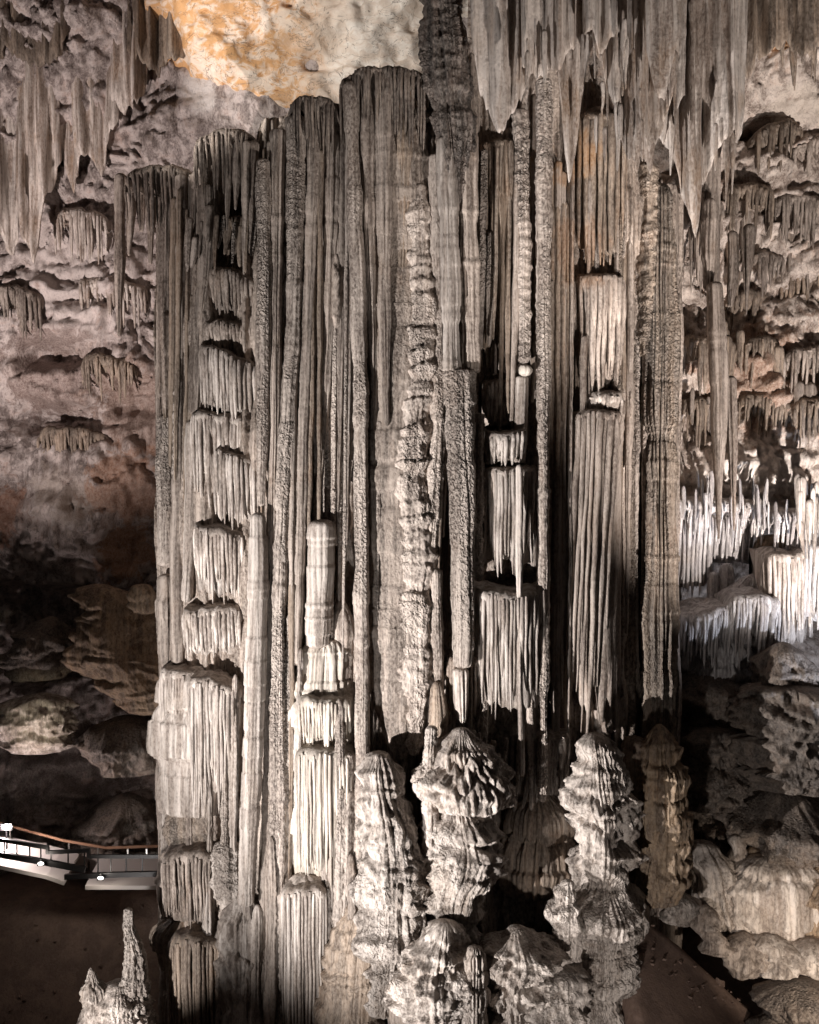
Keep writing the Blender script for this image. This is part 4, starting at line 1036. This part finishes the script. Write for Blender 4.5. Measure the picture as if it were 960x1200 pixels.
for lb, ct, Y, kw in [
    ('bluish white flowstone mound with a shaggy front in the lit niche', [(822, 700, 20), (822, 716, 38), (818, 750, 36), (808, 790, 18)], 32.6, dict(top=12, bot=14)),
    ('shaggy grey flowstone apron right of the bluish mound', [(884, 672, 14), (882, 700, 34), (880, 750, 38), (874, 800, 28)], 32.4, dict(top=14, bot=20)),
    ('lower shaggy grey apron under the bluish mound', [(842, 735, 18), (846, 760, 34), (846, 800, 28)], 32.2, dict(top=14, bot=18))]:
    shaft('flowstone_mound', lb, 'flowstone', ct, 0, 'niche', Y=Y, flat=.6, flute=.13, fw=4, ledge=.28, lf=1.6, rock=.16, lump=.5, res=1.3, pop=.04, **kw)
tier('long warm curtain of straight pipes at the right of the niche', 893, 950, 650, 768, 0, 'pale', Y=31.6, name='flowstone_curtain', bulge=.5, rag=.4, lean=4)
tier('grey pipe curtain at the extreme right edge of the niche', 944, 990, 640, 740, 0, 'niche', Y=31.2, name='flowstone_curtain', bulge=.4, rag=.3)
shaft('ringed_stalagmite', 'small white stalagmite of stacked rings inside the niche', 'stalagmite', [(852, 660, 6), (851, 680, 9), (850, 712, 10)], 0, 'niche', Y=32.9, tiers=[668, 680, 690, 700], tier_d=.15)
shaft('ringed_stalagmite', 'shorter white stalagmite of stacked rings left of the other one in the niche', 'stalagmite', [(836, 670, 5), (836, 690, 7), (836, 712, 7)], 0, 'niche', Y=32.9, tiers=[678, 688, 698], tier_d=.12)
shaft('rippled_ledge', 'rippled brown flowstone roll in the shadowed arch of the niche', 'flowstone', [(908, 626, 18), (910, 645, 30), (914, 662, 28)], 0, 'amber', Y=33.2, tiers=[634, 642, 650, 657], tier_d=.2, flat=.6)

# right-hand rocks
ROCK = [
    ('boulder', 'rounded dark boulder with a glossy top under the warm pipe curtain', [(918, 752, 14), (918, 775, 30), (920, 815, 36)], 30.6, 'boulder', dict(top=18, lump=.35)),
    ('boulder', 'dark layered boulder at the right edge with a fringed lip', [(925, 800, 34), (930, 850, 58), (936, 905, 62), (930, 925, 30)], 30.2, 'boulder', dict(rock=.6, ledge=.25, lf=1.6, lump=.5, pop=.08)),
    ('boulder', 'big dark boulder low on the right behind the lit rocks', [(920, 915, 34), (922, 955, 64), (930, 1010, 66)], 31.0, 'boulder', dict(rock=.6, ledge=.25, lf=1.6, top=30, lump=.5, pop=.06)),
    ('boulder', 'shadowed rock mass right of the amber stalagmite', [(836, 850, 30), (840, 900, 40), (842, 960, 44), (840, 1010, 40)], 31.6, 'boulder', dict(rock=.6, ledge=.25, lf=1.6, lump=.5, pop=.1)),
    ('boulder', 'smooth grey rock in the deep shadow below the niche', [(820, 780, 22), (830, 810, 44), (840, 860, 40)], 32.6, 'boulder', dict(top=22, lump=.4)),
    ('flowstone_rock', 'grey fluted flowstone rock leaning beside the earth slope', [(822, 985, 12), (834, 1020, 25), (846, 1070, 26), (862, 1115, 18)], 29.6, 'lump', dict(flute=.09, fw=6, pop=.06, lump=.4, scal=.04)),
    ('flowstone_rock', 'stubby pale post of rock standing on the lit rocks at the right', [(864, 978, 7), (865, 1005, 9), (866, 1030, 10)], 29.8, 'pale', dict(pop=.03, top=5)),
    ('flowstone_rock', 'second stubby post of rock, shorter and browner, beside the pale post', [(884, 992, 8), (885, 1010, 10), (886, 1035, 11)], 29.9, 'amber', dict(pop=.03, top=6)),
    ('flowstone_rock', 'broad lit flowstone bank with fine flutes at the lower right', [(905, 1000, 40), (908, 1045, 66), (912, 1120, 66)], 29.6, 'pale', dict(tiers=[1018, 1078], tier_d=.25, flute=.05, fw=6, flat=.55, top=14, lump=.3)),
    ('flowstone_rock', 'warm lit flowstone bank at the right edge of the picture', [(985, 1005, 40), (985, 1050, 60), (985, 1130, 58)], 29.4, 'amber', dict(tiers=[1020], tier_d=.2, flute=.05, flat=.6, top=14, lump=.3)),
    ('boulder', 'angular pale boulder at the bottom of the lit bank', [(900, 1092, 14), (906, 1110, 32), (908, 1138, 28)], 28.7, 'pale', dict(top=14, bot=14, lump=.6, pop=.04, rock=.55)),
    ('boulder', 'smaller tan boulder left of the angular pale one', [(872, 1092, 10), (872, 1115, 20), (874, 1140, 16)], 28.8, 'grey', dict(top=12, bot=12, lump=.6)),
    ('boulder', 'flat tan boulder at the right edge below the lit bank', [(955, 1098, 18), (960, 1122, 34), (960, 1148, 28)], 28.6, 'pale', dict(top=12, bot=12, lump=.6)),
    ('boulder', 'dim boulder in the bottom right corner', [(940, 1148, 24), (945, 1172, 46), (945, 1225, 50)], 27.6, 'boulder', dict(top=16, lump=.6)),
    ('boulder', 'small pale knob of rock at the top of the earth slope', [(792, 1044, 7), (794, 1058, 13), (794, 1080, 12)], 28.0, 'lump', dict(top=7, bot=6, pop=.05, lump=.4)),
    ('boulder', 'low rock along the upper edge of the earth slope', [(826, 1060, 8), (832, 1085, 14), (842, 1115, 12)], 28.7, 'grey', dict(top=10, pop=.06, lump=.4)),
    # left
    ('flowstone_fall', 'stack of rippled yellow-brown flowstone sheets on the left wall', [(116, 684, 14), (122, 700, 28), (136, 716, 44), (140, 745, 52), (138, 770, 54), (152, 792, 46), (166, 812, 34), (174, 838, 18)], 34.2, 'amber', dict(ledge=.34, lf=3.6, flat=.5, top=8, rock=.25, lump=.6, res=1.4)),
    ('flowstone_fall', 'small brown hanging flowstone beside the top of the rippled sheets', [(166, 684, 12), (166, 700, 15), (170, 720, 8)], 33.0, 'amber', dict(flute=.05, tiers=[690], tier_d=.15, flat=.7)),
    ('boulder', 'long dim boulder above the heap of cream rubble', [(42, 738, 14), (44, 755, 30), (44, 772, 22)], 34.8, 'boulder', dict(lump=.6, pop=.1, top=12, bot=10)),
    ('boulder', 'big rounded dark boulder beside the left edge of the column', [(150, 838, 24), (150, 870, 46), (150, 905, 36)], 35.0, 'boulder', dict(ledge=.3, lf=1.3, top=26, bot=16, lump=.4)),
    ('boulder', 'large dim brown rock behind the walkway rail', [(150, 930, 22), (148, 965, 40), (150, 1015, 40)], 35.5, 'boulder', dict(rock=.75, ledge=.25, lf=1.3, top=24, lump=.4)),
]
for nm, lb, ct, Y, mt, kw in ROCK:
    if nm == 'boulder':
        kw.setdefault('rock', 0.42)
    else:
        kw.setdefault('rock', 0.22)
    shaft(nm, lb, 'boulder' if nm == 'boulder' else 'flowstone', ct, 0, mt, Y=Y, **kw)


shaft('flowstone_patch', 'lit patch of cream knobbly flowstone on the left slope', 'flowstone', [(52, 812, 17), (44, 834, 30), (40, 860, 36), (52, 884, 20)], 0, 'pale', Y=34.5,
      flat=.5, ledge=.10, lf=3.4, rock=.75, pop=.24, popk=.8, lump=.9, top=10, bot=12, res=1.4)
shaft('flowstone_patch', 'dim layered flowstone on the slope above the lit cream patch', 'flowstone', [(60, 722, 8), (56, 745, 30), (46, 775, 48), (40, 800, 30)], 0, 'boulder', Y=35.2,
      flat=.5, ledge=.32, lf=3.4, rock=.35, pop=.1, lump=.7, top=10, bot=10, res=1.3)

def gravel():
    rn = np.random.RandomState(4); mb = MB()
    for _ in range(260):
        if rn.rand() < .6:
            x = rn.uniform(4.8, 11); y = rn.normal(28.3, .7)
        else:
            x = rn.uniform(-12, -5.5); y = rn.uniform(27, 33)
        z = float(floor_z(np.array([x]), np.array([y]))[0])
        q = rn.uniform(.02, .07) * (2.2 if rn.rand() < .06 else 1)
        mb.box((x, y, z + q * .25), (q * rn.uniform(1, 1.8), q * 1.3, q * rn.uniform(.6, 1)), rn.uniform(0, 3), rn.uniform(-.6, .6))
        mb.V[-1] += rn.normal(0, q * .16, (8, 3))
    o = mb.build('gravel', M['dirt'], smooth=False); o['kind'] = 'stuff'
    tag(o, 'loose stones scattered over the earth slope and the dark bank', 'gravel')


gravel()

# ================================================================== THE WALKWAY
M['black'] = plain('black_steel', (0.015, 0.014, 0.014), 0.4, 0.6)
M['wood'] = plain('warm_wood_rail', (0.30, 0.16, 0.095), 0.55)
M['steel'] = plain('brushed_steel', (0.5, 0.48, 0.46), 0.35, 0.9)
M['deck'] = plain('pale_concrete', (0.33, 0.30, 0.28), 0.8)
M['panel'] = plain('pale_balustrade_panel', (0.26, 0.22, 0.20), 0.6)
M['lamp'] = plain('lit_lamp', (0.9, 0.9, 0.9), 0.4, 0, (0.9, 0.93, 1.0), 14)
M['lampwarm'] = plain('lit_step_lamp', (0.9, 0.9, 0.9), 0.4, 0, (1.0, 0.93, 0.85), 6)
YN, YB = 31.4, 32.9         # near and far side of the walkway


def walkway():
    e = empty('walkway', P(80, 1040, 32.0), 'visitors\' walkway with black stepped beams, wooden rail and pale deck at the lower left', 'walkway')
    def seg(name, pts, Y, wd, ht, mat):
        for a, b in zip(pts[:-1], pts[1:]):
            mb = MB(); mb.bar(P(*a, Y), P(*b, Y), wd, ht); mb.build(name, M[mat], e, smooth=False)
    seg('top_beam', [(-60, 978), (0, 984), (55, 993)], YN, .08, .11, 'black')
    seg('top_beam', [(56, 990), (56, 1000)], YN, .08, .12, 'black')
    seg('top_beam', [(54, 999), (104, 996.5)], YN - .004, .08, .11, 'black')
    seg('top_beam', [(104, 994), (104, 1005)], YN, .08, .12, 'black')
    seg('top_beam', [(102, 1003.5), (200, 1003.5)], YN - .004, .08, .11, 'black')
    seg('bottom_beam', [(-60, 993), (0, 1001.5), (40, 1008), (100, 1019)], YN, .12, .17, 'black')
    seg('bottom_beam', [(76, 1027.5), (130, 1025), (200, 1023.5)], YN, .12, .15, 'black')
    seg('wooden_rail', [(-60, 948), (20, 970)], YB, .05, .075, 'wood')
    seg('wooden_rail', [(20, 970), (75, 985), (125, 993.5)], YB - .003, .05, .075, 'wood')
    seg('wooden_rail', [(125, 993.5), (200, 991)], YB, .05, .075, 'wood')
    for x, a, b in [(5, 983, 1002), (20, 986, 1005), (35, 989, 1008), (48, 992, 1010), (60, 998, 1012), (80, 997, 1016), (99, 998, 1020), (115, 1003, 1026), (130, 1003, 1026), (148, 1003, 1025), (167, 1003, 1025)]:
        mb = MB(); mb.bar(P(x, a, YN + .03), P(x, b, YN + .03), .035, .035); mb.build('post', M['black'], e, smooth=False)
    for x, a, b in [(12, 966, 992), (81, 985, 1005), (115, 992, 1010), (150, 993, 1012), (172, 992, 1012)]:
        mb = MB(); mb.bar(P(x, a, YB + .03), P(x, b, YB + .03), .04, .04); mb.build('rail_post', M['steel'], e, smooth=False)
    # deck slabs: pale, seen between and below the beams
    for pts in ([(-60, 1006), (0, 1014), (55, 1026), (75, 1033)], [(100, 1038), (200, 1038)]):
        for a, b in zip(pts[:-1], pts[1:]):
            mb = MB(); A = np.array(P(*a, YN)); B = np.array(P(*b, YN))
            for y0, h in ((YN + .05, 0),):
                d = np.array([0, 1.45, 0.35])
                q = np.array([A, B, B + d, A + d]); lo = q - np.array([0, 0, .12])
                s = mb.n
                mb.V.append(np.concatenate([q, lo]))
                mb.F.append(np.array([[0, 1, 2, 3], [7, 6, 5, 4], [0, 4, 5, 1], [1, 5, 6, 2], [2, 6, 7, 3], [3, 7, 4, 0]]) + s); mb.n += 8
            mb.build('deck_slab', M['deck'], e, smooth=False)
    for x0, x1, a, b in [(-60, 55, 985, 1008), (57, 103, 1000, 1014), (106, 182, 1002, 1022)]:
        mb = MB(); mb.bar(P(x0, (a + b) / 2, YB + .12), P(x1, (a + b) / 2 + 3, YB + .12), .05, (b - a) * K * YB); mb.build('back_panel', M['panel'], e, smooth=False)


walkway()


def lamp(name, label, c, Y, size, mat, watts, col, arm):
    e = empty(name, P(c[0], c[1] + 8, Y), label, 'lamp')
    m = K * Y
    mb = MB(); mb.box(P(c[0], c[1], Y), (size * 2.2, .10, size * 1.3)); mb.build('housing', M['black'], e, smooth=False)
    a = np.linspace(0, 2 * np.pi, 17)[:-1]
    mb = MB()
    cc = np.array(P(c[0], c[1], Y - .06))
    rr = [(0.0, -.04), (size * .5, -.035), (size * .9, -.015), (size, 0.0), (size * .9, .015), (0, .02)]
    mb.grid(np.array([[(cc[0] + r * math.cos(t), cc[1] + d, cc[2] + r * 0.55 * math.sin(t)) for t in a] for r, d in rr]), wrap=True)
    mb.build('lens', M[mat], e)
    mb = MB(); mb.bar(P(c[0], c[1], Y + .04), P(c[0], c[1] + arm, Y + .04), .04, .04); mb.build('bracket', M['black'], e, smooth=False)
    d = bpy.data.lights.new(name + '_light', 'POINT'); d.energy = watts; d.color = col; d.shadow_soft_size = 0.08
    o = bpy.data.objects.new(name + '_light', d); C.objects.link(o); o.location = np.array([0, -.22, .05]) + np.array(P(c[0], c[1], Y)) - np.array(e.location)
    o.parent = e
    return e


lamp('floodlight', 'glowing white floodlight on the walkway at the left edge of the picture', (8, 969), 32.2, .16, 'lamp', 420, (1.0, .86, .84), 34)
lamp('step_light', 'small glowing step light under the sloping beam of the walkway', (48, 1012), 31.2, .09, 'lampwarm', 26, (1, .9, .8), -5)
lamp('step_light', 'small glowing step light under the level beam of the walkway near the column', (118, 1029), 31.2, .09, 'lampwarm', 26, (1, .9, .8), -5)
